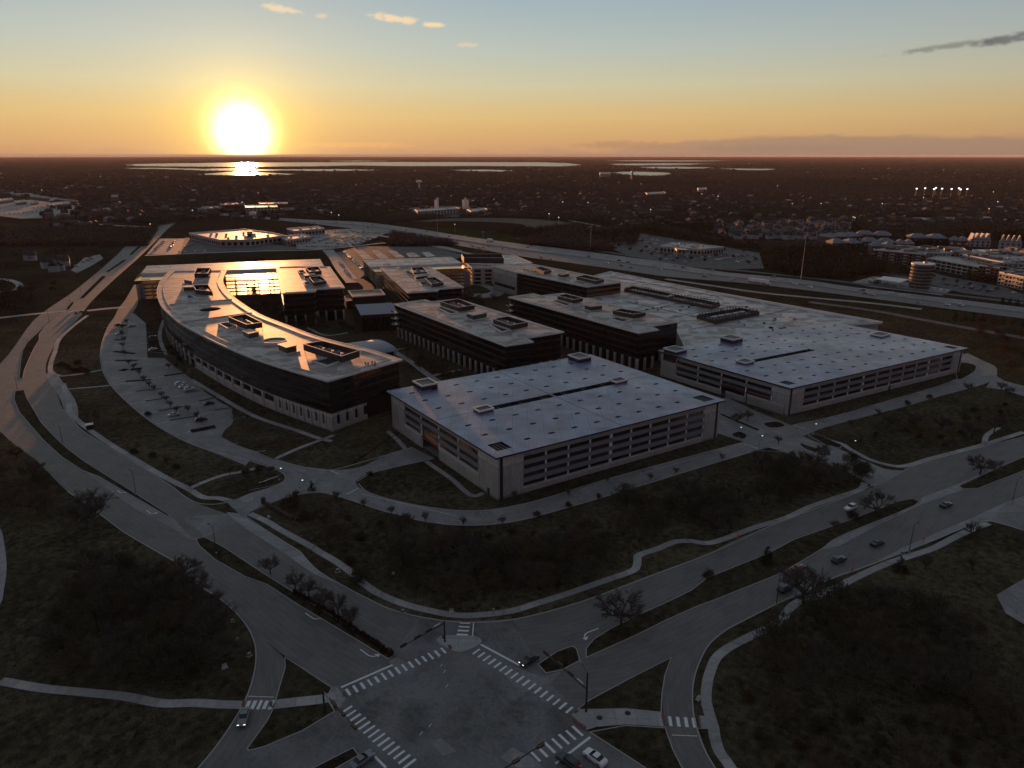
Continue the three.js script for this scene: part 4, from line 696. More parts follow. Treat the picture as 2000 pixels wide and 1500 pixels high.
{
  const F = G(1536, 812), L = G(1289, 733.5), R = G(1873, 727);
  const gB = garage({ label: 'wider parking garage with solar roof next to the white flat roof', F, L, R, h: 14.6, wallH: 13.2, lv: 3, baseH: 3.2, holesU: 7, holesV: 14, slots: [[0.475, 0.525, 0.14, 0.49]], hatches: [[0.03, 0.1, 0.015, 0.05], [0.03, 0.1, 0.5, 0.535], [0.02, 0.09, 0.95, 0.985]], roofOver: 1.6,
    closedFaces: [{ e0: 11, e1: 9, bay: 11.5, baseH: 3.2, hatch: [0.55] }, { e0: 11, e1: 9, bay: 15, lv: 3, door: [2, 3], extraWall: [[0.72, 0.98, 5], [0.56, 0.7, 3.2]], hatch: [0.95] }, { e0: 9, e1: 9, bay: 14 }, { e0: 9, e1: 9, bay: 14 }] });
  stairTower('stair tower on the left corner of the wider garage', gB, gB.lu - 6, 4, 9, 9, 10, 16.4); stairTower('stair tower on the back edge of the wider garage beside the white roof', gB, gB.lu - 4, 50, 9, 9, 10, 16.8); stairTower('low pale stair tower at the near end of the wider garage slot', gB, gB.lu * 0.5, 18, 6, 7, 10, 15.4); stairTower('low pale stair tower beyond the second slot of the wider garage', gB, gB.lu * 0.52, 136, 7, 10, 10, 15.3);
  // long second slot
  // the wide flat white roofed hall behind
  const k = P('1160,539 1192,530.5 1300,552 1406,572.5 1560,600 1724,629.5', 13), kk = [gB.at(gB.lu + 2.2, 128), gB.at(gB.lu + 2.2, 20)], ring = [...k, kk[0], kk[1], ...P('1320,643 1225,604 1216,600 1140,580', 13)];
  const o = thing('flat_roofed_hall', 'very wide low hall with bright white flat roof beside the highway', 'hall');
  mesh(prism(ring, 12.3, 13), M.roofWide, 'roof', o); mesh(prism(inset(ring, 1.2), 0, 12.3), M.plainStone, 'wall', o); mesh(openBox(inset(ring, -0.05), 12, 13.5, 0.5), M.white, 'parapet', o);
  const line = (s, w, hh, m, name, y = 13) => { const c = P(s, y); for (let i = 0; i < c.length - 1; i++) { const a = c[i], b = c[i + 1], l = Math.hypot(b[0] - a[0], b[1] - a[1]); slabPart(o, name, m, (a[0] + b[0]) / 2, y + hh / 2, (a[1] + b[1]) / 2, l, hh, w, Math.atan2(-(b[1] - a[1]), b[0] - a[0])); } };
  line('1406,576 1560,604 1700,628', 0.5, 1.6, M.white, 'upstand'); line('1192,540 1300,560 1405,580', 0.3, 0.25, M.roofDark, 'roof_seam'); line('1240,610 1390,580', 0.3, 0.2, M.roofDark, 'roof_seam'); line('1300,622 1440,596', 0.3, 0.2, M.roofDark, 'roof_seam'); line('1345,644 1470,620 1560,600', 0.3, 0.2, M.roofDark, 'roof_seam'); line('1225,590 1420,632', 0.3, 0.2, M.roofDark, 'roof_seam'); line('1250,560 1480,612', 0.3, 0.2, M.roofDark, 'roof_seam');
  for (let i = 0; i < 34; i++) { const [x, z] = G(rr(1225, 1560), 0, 13); const px = 1225 + rnd() * 330, py = 560 + (px - 1225) * 0.16 + rr(2, 42), q = G(px, py, 13); if (!inPoly(q[0], q[1], inset(ring, 4))) continue; slabPart(o, 'vent', rnd() < 0.6 ? M.galv : M.dark, q[0], 13.5, q[1], rr(0.8, 2.6), rr(0.7, 1.4), rr(0.8, 1.8), rr(0, 3)); }
  const frames = (label, s, h2) => { const r = P(s, 13 + h2), sc = thing('roof_enclosure', label, 'roof screen'); mesh(openBox(r, 13.1, 13 + h2 * 0.72, 0.25), M.louvreBrown, 'louvre_wall', sc); faces(inset(r, 0.5)).forEach((f) => { const n = Math.round(f.l / 3.2); for (let i = 0; i < n; i++) onFace(sc, 'frame_post', M.steel, f, (i + 0.5) * f.l / n, 13 + h2 * 0.55, 0.16, h2 * 1.1, 0.5, 0); onFace(sc, 'top_rail', M.steel, f, f.l / 2, 13 + h2 * 1.08, f.l, 0.16, 0.2, 0); }); const c = r.reduce((a, b) => [a[0] + b[0] / r.length, a[1] + b[1] / r.length], [0, 0]), ff = faces(r)[0]; for (let i = -2; i < 3; i++) slabPart(sc, 'cooling_unit', M.galv, c[0] + ff.t[0] * i * ff.l * 0.16, 14.3, c[1] + ff.t[1] * i * ff.l * 0.16, ff.l * 0.11, 2, 3, ff.turn); };
  frames('long narrow louvred enclosure on the wide white roof', '1219,561.5 1236,556.5 1407,589.5 1390,596', 3.4); frames('short louvred enclosure on the wide white roof', '1361,612.5 1446,598 1484,606 1396,622.5', 3.6);
}


// ---------------------------------------------------------------- vegetation
function sliver(out, a, d, len, w) {                       // one thin twig: a narrow triangle with a bend
  const s = V(rr(-1, 1), rr(-1, 1), rr(-1, 1)).cross(d).normalize().multiplyScalar(w / 2), e = a.clone().addScaledVector(d, len);
  out.push(a.x - s.x, a.y - s.y, a.z - s.z, a.x + s.x, a.y + s.y, a.z + s.z, e.x, e.y, e.z);
}
const geoOf = (a) => { const g = new THREE.BufferGeometry(); g.setAttribute('position', new THREE.Float32BufferAttribute(a, 3)); g.computeVertexNormals(); g.setAttribute('uv', new THREE.Float32BufferAttribute(new Float32Array(a.length / 3 * 2), 2)); return g; };
function limb(out, a, b, r0, r1, n = 4) { const g = bar(a, b, r0, r1, n).toNonIndexed(); out.push(...g.attributes.position.array); }
function bareTree(h, spread, dens = 1, tw = 0.07) {        // winter tree: trunk, limbs, branches, a haze of twigs
  const trunk = [], crown = [], th = h * rr(0.22, 0.3), top = V(rr(-.2, .2), th, rr(-.2, .2));
  limb(trunk, V(0, -0.1, 0), top, h * 0.032, h * 0.022, 7);
  const grow = (a, d, len, r, lvl) => {
    const b = a.clone().addScaledVector(d, len);
    if (lvl < 3) limb(crown, a, b, r, r * 0.6, lvl < 1 ? 5 : 3); else sliver(crown, a, d, len, tw * 1.4);
    if (lvl === 4) return;
    const n = lvl === 0 ? 5 : lvl === 1 ? 5 : lvl === 2 ? Math.round(6 * dens) : Math.round(4 * dens);
    for (let i = 0; i < n; i++) {
      const t = rr(0.35, 1), p = a.clone().lerp(b, t), e = d.clone().add(V(rr(-1, 1), rr(-0.45, 0.8), rr(-1, 1)).multiplyScalar(0.95)).normalize();
      if (lvl >= 3) sliver(crown, p, e, len * rr(0.6, 1.1), tw); else grow(p, e, len * rr(0.5, 0.72), r * 0.5, lvl + 1);
    }
  };
  const n = Math.round(rr(6, 8));
  for (let i = 0; i < n; i++) { const a = i / n * 6.283 + rr(-.3, .3), up = rr(0.5, 1.3), d = V(Math.cos(a) * spread, up, Math.sin(a) * spread).normalize(); grow(V(0, th * rr(0.7, 1), 0), d, h * rr(0.3, 0.42), h * 0.021, 0); }
  return [geoOf(trunk), geoOf(crown)];
}
function leafTree(h, w, n, form, leaf) {                   // evergreen: leaf-sized faces in clumps on limbs
  const trunk = [], crown = [];
  limb(trunk, V(0, -0.1, 0), V(0, h * 0.5, 0), h * 0.03, h * 0.012, 6);
  const cl = [];
  for (let i = 0; i < 26; i++) { const y = form === 'cone' ? rnd() ** 1.4 : rr(0.25, 0.95), r = form === 'cone' ? (1 - y) * 0.5 + 0.06 : form === 'shrub' ? 0.48 * Math.sqrt(Math.max(0, 1 - (y - 0.3) ** 2 * 1.8)) : 0.5 * Math.sin(Math.PI * Math.min(1, Math.max(0.12, y))), a = rr(0, 6.283), q = Math.sqrt(rnd()); const c = V(Math.cos(a) * r * w * q, (form === 'cone' ? 0.08 + y * 0.9 : form === 'shrub' ? y * 0.85 : 0.28 + y * 0.68) * h, Math.sin(a) * r * w * q); cl.push([c, (form === 'cone' ? 0.1 + 0.12 * (1 - y) : 0.2) * w]); limb(trunk, V(0, Math.min(h * 0.48, c.y * 0.7), 0), c, h * 0.008, h * 0.003, 3); }
  for (let i = 0; i < n; i++) { const [c, r] = cl[i % cl.length], d = V(rr(-1, 1), rr(-1, 1), rr(-1, 1)).normalize(), p = c.clone().addScaledVector(d, r * rr(0.45, 1.05)); p.y = Math.max(0.1, p.y); const u = V(rr(-1, 1), rr(-1, 1), rr(-1, 1)).normalize().multiplyScalar(leaf * rr(0.6, 1.3)), v = V(rr(-1, 1), rr(-.6, .6), rr(-1, 1)).normalize().multiplyScalar(leaf * rr(0.5, 1)); crown.push(p.x, p.y, p.z, p.x + u.x, p.y + u.y, p.z + u.z, p.x + v.x, p.y + v.y, p.z + v.z); }
  return [geoOf(trunk), geoOf(crown)];
}
const PROTO = {};
function kind(key, base, cat, n, make, m, bark = M.bark) {
  PROTO[key] = Array.from({ length: n }, () => { const [t, c] = make(), o = new THREE.Group(); const a = new THREE.Mesh(t, bark); a.name = base === 'shrub' ? 'stem' : 'trunk'; const b = new THREE.Mesh(c, m); b.name = base === 'shrub' ? 'foliage' : 'crown'; o.add(a, b); o.userData = { base, category: cat }; return o; });
}
kind('bare', 'bare_tree', 'tree', 5, () => bareTree(8, 0.85, 0.75, 0.05), M.twig); kind('wide', 'bare_tree', 'tree', 3, () => bareTree(8, 1.7, 0.9, 0.055), M.twig); kind('thick', 'bare_tree', 'tree', 4, () => bareTree(9, 1.1, 1.0, 0.06), M.twigDark); kind('brown', 'bare_tree', 'tree', 3, () => bareTree(8, 1.2, 1.0, 0.06), M.twigBrown); kind('live', 'evergreen_tree', 'tree', 3, () => leafTree(7.5, 9.5, 2600, 'round', 0.4), M.oak); kind('young', 'young_tree', 'tree', 3, () => bareTree(4, 0.5, 0.4, 0.035), M.twig);
kind('oak', 'evergreen_tree', 'tree', 3, () => leafTree(7, 8, 2600, 'round', 0.42), M.oak); kind('pine', 'evergreen_tree', 'tree', 3, () => leafTree(6, 4.2, 2200, 'cone', 0.3), M.pine);
kind('rust', 'autumn_tree', 'tree', 3, () => leafTree(7, 7, 1500, 'round', 0.34), M.rust); kind('shrub', 'shrub', 'shrub', 3, () => leafTree(2.2, 3.2, 1500, 'shrub', 0.24), M.oak); kind('redshrub', 'shrub', 'shrub', 2, () => leafTree(2, 3.2, 1300, 'shrub', 0.22), M.rust);
kind('hedge', 'shrub', 'shrub', 3, () => leafTree(1.2, 1.7, 420, 'shrub', 0.2), M.redHedge);
let pick = 0;
function plant(key, label, px, py, s = 1, group) { const [x, z] = G(px, py); return plantAt(key, label, x, z, s, group); }
function plantAt(key, label, x, z, s = 1, group) { const l = PROTO[key]; return copy(l[pick++ % l.length], label, x, 0, z, rr(0, 6.28), s, group); }
const ring0 = [...P(NEl), ...P(NEr).reverse()], ring1 = [...P(WL), ...P(WR).reverse()];
const onRoad = (x, z) => inPoly(x, z, ring0) || inPoly(x, z, ring1);
function wood(area_, n, gap, mix, label, group) {          // trees of a wood, kept apart from one another
  const p = P(area_), xs = p.map((q) => q[0]), zs = p.map((q) => q[1]), got = [];
  for (let i = 0; i < n * 40 && got.length < n; i++) {
    const x = rr(Math.min(...xs), Math.max(...xs)), z = rr(Math.min(...zs), Math.max(...zs));
    if (!inPoly(x, z, p) || onRoad(x, z) || got.some((q) => Math.hypot(q[0] - x, q[1] - z) < gap)) continue;
    got.push([x, z]); const k = mix[Math.floor(rnd() * mix.length)]; plantAt(k, k === 'oak' || k === 'pine' || k === 'live' ? label.replace('bare', 'dark evergreen') : k === 'shrub' || k === 'redshrub' ? label.replace('bare winter tree', 'low dark shrub') : k === 'brown' || k === 'rust' ? label.replace('bare winter', 'brownish winter') : label, x, z, rr(0.75, 1.3), k === 'oak' || k === 'pine' || k === 'live' ? group + ', evergreen' : k.includes('shrub') ? group + ', low shrubs' : k === 'brown' || k === 'rust' ? group + ', brownish' : group);
  }
}
// single trees one can point at
[[529, 1121], [577, 1151], [604, 1165], [631, 1187], [661, 1201], [685, 1223]].forEach(([x, y], i) => plant('bare', ['bare tree at the far end of the dark red hedge median', 'second bare tree along the dark red hedge median', 'third bare tree along the dark red hedge median', 'fourth bare tree along the dark red hedge median', 'fifth bare tree along the dark red hedge median', 'bare tree closest to the crossing on the hedge median'][i], x, y, 0.85, undefined));
plant('wide', 'wide spreading bare tree on the median closest to the crossing', 1213, 1222, 1.5); plant('wide', 'broad bare tree overhanging the boulevard beside the left turn arrows', 172, 1034, 2.0); plant('wide', 'wide bare tree at the tip of the median by the white car', 1712, 1006, 1.5);
plant('wide', 'bare tree on the rounded tip of the farther median', 1914, 926, 1.3); plant('wide', 'big bare tree leaning over the road beside the dark cars', 1568, 1178, 1.65); plant('pine', 'small conical evergreen on the broad median', 1496, 1100, 0.95); plant('shrub', 'dark bush at the edge of the median beyond the white car', 1664, 1012, 1.4); plant('young', 'thin young tree on the upper edge of the median', 1630, 1036, 1.2); plant('redshrub', 'low brown bush at the far edge of the broad median', 1383, 1126, 1.2);
plant('pine', 'small evergreen beside the footpath below the orange signs', 1757, 1116, 0.9); plant('young', 'thin young tree beside the footpath corner', 1806, 1112, 1.5); plant('bare', 'bare tree on the lawn below the footpath and evergreen', 1719, 1196, 1.2); plant('young', 'young tree on the lawn near the side driveway', 1898, 1112, 1.3); plant('bare', 'bare tree beside the side driveway lawn edge', 1898, 1052, 0.8);
plant('shrub', 'round dark evergreen bush covering the footpath', 698, 1136, 1.9); plant('redshrub', 'reddish bush beside the entrance wall', 568, 990, 2.2); plant('shrub', 'dark bush on the lawn behind the entrance wall', 595, 1014, 1.6); plant('pine', 'little evergreen at the T junction corner', 609, 958, 0.65); plant('shrub', 'small bush at the T junction lawn corner', 578, 968, 0.9); plant('young', 'thin sapling by the stop line of the ring road', 657, 976, 1.1); plant('shrub', 'small bush on the lawn tip by the garage driveway', 722, 928, 0.8);
plant('bare', 'bare tree over the drive beside the crossing islands', 1604, 897, 0.95); plant('bare', 'small bare tree on the court between the garages', 1440, 826, 0.75); plant('bare', 'dark little tree in the garage court bed', 1460, 822, 0.7); plant('oak', 'dark tree overhanging the white car at the drive mouth', 1683, 936, 0.95); plant('oak', 'dark evergreen beside the drive mouth footpath', 1662, 914, 0.85); plant('young', 'sapling at the corner of the eastern drive', 1520, 868, 1.2);
[[711, 990], [765, 1004], [831, 1019], [905, 1026], [981, 1025]].forEach(([x, y], i) => plant('young', `${['first', 'second', 'third', 'fourth', 'fifth'][i]} sapling along the ring road bend, counted from the T junction`, x, y, 1.0)); [[1049, 1008, 'shrub'], [1110, 989, 'shrub'], [1169, 972, 'redshrub']].forEach(([x, y, k], i) => plant(k, `${['first', 'second', 'third'][i]} dark bush on the ring road verge before the closest garage`, x, y, 0.85));
[[1218, 958], [1270, 938], [1320, 926], [1410, 900]].forEach(([x, y], i) => plant('young', `${['first', 'second', 'third', 'fourth'][i]} thin sapling on the verge opposite the garage long side`, x, y, 0.9)); [[1110, 968], [1185, 942], [1258, 916], [1005, 973]].forEach(([x, y], i) => plant('young', `${['second', 'third', 'fourth', 'first'][i]} leafless sapling in the bed under the closest garage wall`, x, y, 0.9));
[[1660, 832], [1715, 812], [1772, 790], [1815, 778]].forEach(([x, y], i) => plant(i < 2 ? 'young' : 'shrub', `${['first', 'second', 'third', 'fourth'][i]} small plant along the ring road past the wider garage`, x, y, 1)); [[1890, 764], [1955, 764], [1970, 772]].forEach(([x, y], i) => plant('bare', `${['first', 'second', 'third'][i]} bare tree by the bend behind the wider garage`, x, y, 0.7));
[[1864, 624], [1881, 625.5], [1900, 627], [1919, 627.5], [1939, 631], [1958, 634], [1979, 635.5], [1996, 638]].forEach(([x, y], i) => plant('pine', `${['first', 'second', 'third', 'fourth', 'fifth', 'sixth', 'seventh', 'eighth'][i]} cone shaped evergreen in the row beside the highway`, x, y, 1.0, undefined)); [[1957, 594], [1971, 595.5], [1986, 597]].forEach(([x, y], i) => plant('pine', `${['first', 'middle', 'last'][i]} evergreen of three across the highway`, x, y, 0.95));
// tree rows in the car park islands
[[247, 632], [240, 644], [238, 655], [243, 667], [241, 680], [243, 694], [252, 713], [262, 722], [272, 733], [281, 745], [292, 757], [301, 764], [316, 777], [325, 786], [333, 796], [345, 806], [368, 806], [385, 818], [394, 828]].forEach(([x, y], i) => plant('young', 'small bare tree on a narrow island of the car park', x, y, 1.15, 'trees on the car park islands')); [[290, 645], [294, 660], [297, 674], [330, 721], [346, 718], [362, 729]].forEach(([x, y]) => plant('young', 'small bare tree between parking rows and curved building', x, y, 1.1, 'trees by the curved building'));
[[120, 716], [134, 722], [152, 712], [160, 726], [146, 728], [170, 730]].forEach(([x, y], i) => plant(i % 2 ? 'redshrub' : 'shrub', 'brown shrub in the bed at the car park entrance', x, y, 1.5, 'shrubs at the car park entrance')); [[327, 909], [345, 916], [298, 893], [190, 822], [178, 838], [290, 812], [450, 927], [480, 926], [505, 919], [529, 927], [262, 886]].forEach(([x, y], i) => plant(i % 3 ? 'shrub' : 'young', i % 3 ? 'dark shrub on the lawn between boulevard and car park' : 'thin tree on the lawn between boulevard and car park', x, y, 1.1, i % 3 ? 'shrubs on the boulevard lawn' : 'thin trees on the boulevard lawn'));
// hedge along the last stretch of the median
{ const c = curve(P('575,1158 620,1184 690,1229 766,1281'), 58), h = thing('hedge', 'dark red hedge row filling the tip of the median', 'hedge'); c.forEach(([x, z]) => { const s = PROTO.hedge[pick++ % 3].clone(); s.children.forEach((q) => { const m = new THREE.Mesh(q.geometry, q.material); m.name = q.name === 'stem' ? 'stem' : 'foliage'; m.position.set(x + rr(-.3, .3), 0.15, z + rr(-.3, .3)); m.rotation.y = rr(0, 6); m.scale.setScalar(rr(0.8, 1.1)); if (q.name !== 'stem') h.add(m); }); }); }
wood('130,1150 240,1105 330,1120 400,1170 440,1240 440,1300 400,1340 300,1356 160,1340 100,1250', 34, 5.4, ['thick', 'brown', 'thick', 'live'], 'bare winter tree in the dark wood beside the boulevard and slip road', 'wood beside the slip road');
wood('-60,880 30,880 90,960 70,1030 -60,1060', 12, 6, ['thick', 'live', 'brown'], 'bare winter tree in the clump at the edge of the boulevard bend', 'clump at the boulevard bend');
wood('1500,1250 1580,1205 1700,1185 1860,1215 1930,1300 1880,1360 1700,1350 1560,1350 1480,1310', 26, 6.2, ['thick', 'brown', 'live', 'thick'], 'bare winter tree in the dark wood behind the winding footpath', 'wood behind the winding footpath');
wood('1440,1350 1560,1390 1780,1400 2000,1380 2000,1520 1480,1520', 20, 7, ['redshrub', 'shrub', 'brown'], 'bare winter tree on the dark slope below the footpath wood', 'slope below the wood');
wood('770,1085 880,1062 1000,1082 1100,1064 1190,1092 1150,1135 1000,1165 850,1175 740,1140', 26, 6.2, ['thick', 'brown', 'live', 'brown'], 'bare winter tree in the thicket between garage and footpath', 'thicket before the closest garage');
wood('1195,995 1300,985 1420,965 1460,1010 1400,1038 1330,1046 1230,1070', 13, 7, ['live', 'brown', 'thick'], 'bare winter tree in the grove opposite the garage long side', 'grove opposite the garage');
wood('1490,905 1590,903 1685,935 1640,960 1560,985 1470,985', 16, 6, ['thick', 'live', 'brown', 'live'], 'bare winter tree in the dark grove beside the drive mouth', 'grove beside the drive mouth');
wood('1700,840 1850,808 1980,785 2000,830 1850,872 1740,885', 20, 6, ['redshrub', 'shrub', 'bare'], 'bare winter tree on the rough meadow past the drive', 'rough meadow past the drive');
wood('620,1000 800,1035 1000,1040 1150,1020 1190,1060 1000,1070 800,1070 680,1110 640,1060', 30, 7, ['redshrub', 'shrub', 'young', 'brown'], 'bare winter tree scattered over the meadow by the ring road', 'meadow by the ring road');
wood('1915,690 1900,650 2000,632 2120,640 2120,740 1990,745 1960,715', 34, 5, ['rust', 'bare', 'rust'], 'bare winter tree in the brown thicket past the wider garage', 'thicket past the wider garage');
wood('-40,440 80,452 200,452 250,470 180,520 60,530 -40,540', 50, 8, ['rust', 'bare', 'bare'], 'bare winter tree in the wood across the boulevard far up', 'wood across the boulevard');
wood('60,560 110,550 130,575 80,600 0,612 0,580', 14, 7, ['rust', 'bare', 'oak'], 'bare winter tree by the houses across the boulevard', 'trees by the houses');
wood('460,610 540,600 560,650 640,650 760,660 770,640 700,645 560,625', 24, 6, ['bare', 'rust', 'oak'], 'bare winter tree in the courtyard behind the curved building', 'courtyard trees');
wood('780,700 850,740 930,770 900,740 800,690', 10, 6, ['bare', 'rust'], 'bare winter tree along the walk beside the notched block', 'trees along the courtyard walk'); wood('860,560 960,575 990,600 960,640 900,590', 10, 6, ['rust', 'bare'], 'bare winter tree on the lawn between the office blocks', 'trees between the blocks');
wood('330,700 372,735 360,690 330,650', 8, 5, ['young', 'shrub'], 'bare winter tree at the foot of the curved glass wall', 'planting at the curved wall');
// undergrowth and far woods: masses nobody could count
function scatter(name, list, geo, m, tint) {
  const im = new THREE.InstancedMesh(geo, m, list.length), q = new THREE.Matrix4(), c = new THREE.Color();
  list.forEach(([x, z, s, sy], i) => { q.makeRotationY(rr(0, 6.28)); q.scale(V(s, sy ?? s, s)); q.setPosition(x, 0, z); im.setMatrixAt(i, q); const t = tint(x, z); c.setRGB(...t); im.setColorAt(i, c); });
  im.name = numbered(name); im.userData.kind = 'stuff'; scene.add(im); return im;
}
const clumpGeo = (n, w, h, leaf) => { const a = []; for (let i = 0; i < n; i++) { const t = rr(0, 6.28), y = rnd(), r = w * 0.5 * Math.sqrt(rnd()) * Math.sqrt(1 - (y * 0.9) ** 2 + 0.05), p = V(Math.cos(t) * r, y * h, Math.sin(t) * r), u = V(rr(-1, 1), rr(-.3, 1), rr(-1, 1)).normalize().multiplyScalar(leaf * rr(.6, 1.4)), v = V(rr(-1, 1), rr(-.5, .5), rr(-1, 1)).normalize().multiplyScalar(leaf * rr(.5, 1.1)); a.push(p.x, p.y, p.z, p.x + u.x, p.y + u.y, p.z + u.z, p.x + v.x, p.y + v.y, p.z + v.z); } return geoOf(a); };
M.mass = mat(1, 1, 1, { roughness: 1, specularIntensity: 0, side: THREE.DoubleSide });
{
  const tuft = clumpGeo(26, 1.5, 0.55, 0.28), list = [], zones = ['480,1010 600,965 760,1010 990,1030 1290,945 1490,885 1690,935 1500,1015 1330,1050 1240,1085 1000,1180 820,1190 690,1125', '0,920 130,970 300,1085 440,1190 490,1270 460,1365 300,1370 0,1330', '1400,1290 1540,1200 1700,1120 2000,1030 2000,1500 1440,1500', '0,1350 470,1385 380,1500 0,1500', '1600,840 1900,765 2000,780 2000,850 1740,905', '140,815 200,760 330,850 480,910 400,960 250,885', '700,945 850,900 950,980 820,985', '560,915 740,830 790,880 640,915', '0,760 20,840 0,850'].map((s) => P(s));
  for (const p of zones) { const xs = p.map((q) => q[0]), zs = p.map((q) => q[1]), A = Math.abs(area(p)); for (let i = 0; i < A * 0.035; i++) { const x = rr(Math.min(...xs), Math.max(...xs)), z = rr(Math.min(...zs), Math.max(...zs)); if (fbm(x / 22, z / 22, 3) < 0.4 + rnd() * 0.2 || !inPoly(x, z, p) || onRoad(x, z)) continue; list.push([x, z, rr(0.5, 1.2), rr(0.25, 0.6)]); } }
  scatter('rough_grass', list, tuft, M.mass, (x, z) => { const k = rr(0.8, 1.25), n = fbm(x / 30, z / 30, 2); return [0.115 * k, (0.095 + 0.014 * n) * k, 0.072 * k]; });
  const avoid = [...lakes, [...hwN.map((q) => [q[0] - 12, q[1] - 16]), ...hwS.map((q) => [q[0] + 10, q[1] + 14]).reverse()], ...['270,500 310,440 480,415 560,420 640,440 770,445 760,480 620,490', '1140,460 1260,450 1490,488 1510,530 1440,540 1230,505', '1690,480 2100,450 2100,620 1850,600 1620,560', '730,440 880,425 1020,425 1190,436 1200,452 1110,448 1010,476 800,450', '740,412 800,400 970,402 960,424 850,425', '-50,385 150,385 170,430 290,436 300,450 -50,450', '1230,426 1500,422 1660,440 1720,470 1640,484 1420,478'].map((s) => P(s))];
  const fine = clumpGeo(40, 1, 1, 0.22), far = [];
  for (let i = 0; i < 230000; i++) {
    const py = 307.2 + 183 * rnd() ** 1.25, px = rr(-160, 2160), [x, z] = G(px, py), d = Math.hypot(x, z);
    if (d < 950 && !(px > 1480 && px < 1720 && py > 480)) continue;
    if (py > 300 + 0 && z > -1000 && px < 1000) continue;
    if (fbm(x / (60 + d * 0.02), z / (160 + d * 0.06), 3) < 0.2 + 0.1 * rnd() || avoid.some((p) => inPoly(x, z, p))) continue;
    const s = rr(6, 12) + d * 0.0016; far.push([x, z, s, rr(5, 10) * (d > 5500 ? 0.6 : 0.85)]);
  }
  scatter('distant_woods', far, fine, M.mass, (x, z) => { const n = fbm(x / 500, z / 700, 3), k = rr(0.7, 1.25); return n > 0.58 ? [0.075 * k, 0.074 * k, 0.056 * k] : n < 0.42 ? [0.115 * k, 0.086 * k, 0.068 * k] : [0.095 * k, 0.08 * k, 0.067 * k]; });
  const strip = [], belts = ['1490,498 1560,482 1700,506 1730,532 1640,546 1560,541 1500,530', '965,456 1020,450 1125,441 1190,450 1270,462 1320,470 1420,474 1500,480 1490,492 1440,486 1330,466 1250,458 1240,482 1120,474 1000,463', '1200,452 1300,432 1420,445 1420,472 1300,460', '1640,455 1760,480 1900,480 1880,470 1760,458', '0,560 20,556 40,610 0,620', '1830,470 2000,470 2000,455 1830,455', '1690,515 1720,520 1800,535 1790,542 1700,532', '1900,530 2000,548 2000,560 1880,545'].map((s) => P(s));
  for (const p of belts) { const xs = p.map((q) => q[0]), zs = p.map((q) => q[1]), A = Math.abs(area(p)); for (let i = 0; i < Math.min(3200, A / 9); i++) { const x = rr(Math.min(...xs), Math.max(...xs)), z = rr(Math.min(...zs), Math.max(...zs)); if (inPoly(x, z, p)) strip.push([x, z, rr(5, 9), rr(4.5, 9)]); } }
  scatter('roadside_woods', strip, fine, M.mass, () => { const k = rr(0.7, 1.3), t = rnd(); return t < 0.3 ? [0.07 * k, 0.042 * k, 0.024 * k] : t < 0.6 ? [0.04 * k, 0.04 * k, 0.022 * k] : [0.05 * k, 0.04 * k, 0.03 * k]; });
}

// ---------------------------------------------------------------- vehicles
const paintOf = (r, g, b) => mat(r, g, b, { roughness: 0.35, clearcoat: 0.8, clearcoatRoughness: 0.1 });
const CARM = { white: paintOf(0.75, 0.75, 0.74), black: paintOf(0.015, 0.015, 0.017), grey: paintOf(0.16, 0.17, 0.18), silver: paintOf(0.42, 0.43, 0.44), red: paintOf(0.2, 0.02, 0.02), blue: paintOf(0.03, 0.06, 0.14) };
M.tyre = mat(0.015, 0.015, 0.015, { roughness: 0.9 }); M.tail = mat(0.3, 0.01, 0.01, { roughness: 0.3 }); M.head = mat(0.8, 0.8, 0.78, { roughness: 0.2 }); M.headLit = mat(0.9, 0.9, 0.85, { emissive: new THREE.Color(1, 0.95, 0.85), emissiveIntensity: 0.5 }); M.tailLit = mat(0.4, 0.02, 0.02, { emissive: new THREE.Color(1, 0.06, 0.03), emissiveIntensity: 0.25 });
function profile(pts, w, bevel) { const s = new THREE.Shape(pts.map(([x, y]) => new THREE.Vector2(x, y))); const g = new THREE.ExtrudeGeometry(s, { depth: w - 2 * bevel, bevelEnabled: true, bevelThickness: bevel, bevelSize: bevel * 0.7, bevelSegments: 2 }); g.translate(0, 0, -(w - 2 * bevel) / 2); return g; }
const CARG = {
  sedan: { body: profile([[-2.35, 0.32], [-2.38, 0.78], [-2.2, 0.98], [-1.5, 1.02], [1.0, 0.98], [2.05, 0.82], [2.35, 0.62], [2.36, 0.32]], 1.84, 0.12), glass: profile([[-1.72, 0.98], [-1.05, 1.4], [0.25, 1.42], [1.12, 0.97]], 1.5, 0.1), roof: profile([[-1.02, 1.39], [-0.85, 1.47], [0.1, 1.48], [0.28, 1.4]], 1.36, 0.06) },
  wagon: { body: profile([[-2.3, 0.38], [-2.35, 0.95], [-2.25, 1.12], [1.0, 1.08], [2.1, 0.98], [2.38, 0.75], [2.38, 0.38]], 1.9, 0.12), glass: profile([[-2.2, 1.1], [-1.85, 1.62], [0.1, 1.66], [1.0, 1.07]], 1.6, 0.1), roof: profile([[-1.95, 1.6], [-1.7, 1.72], [0.0, 1.73], [0.2, 1.62]], 1.48, 0.06) },
};
const gWheel = new THREE.CylinderGeometry(0.34, 0.34, 0.22, 14).rotateX(Math.PI / 2), gRim = new THREE.CylinderGeometry(0.2, 0.22, 0.24, 10).rotateX(Math.PI / 2), gLight = new THREE.BoxGeometry(0.1, 0.14, 0.42), gMirror = new THREE.BoxGeometry(0.16, 0.14, 0.2);
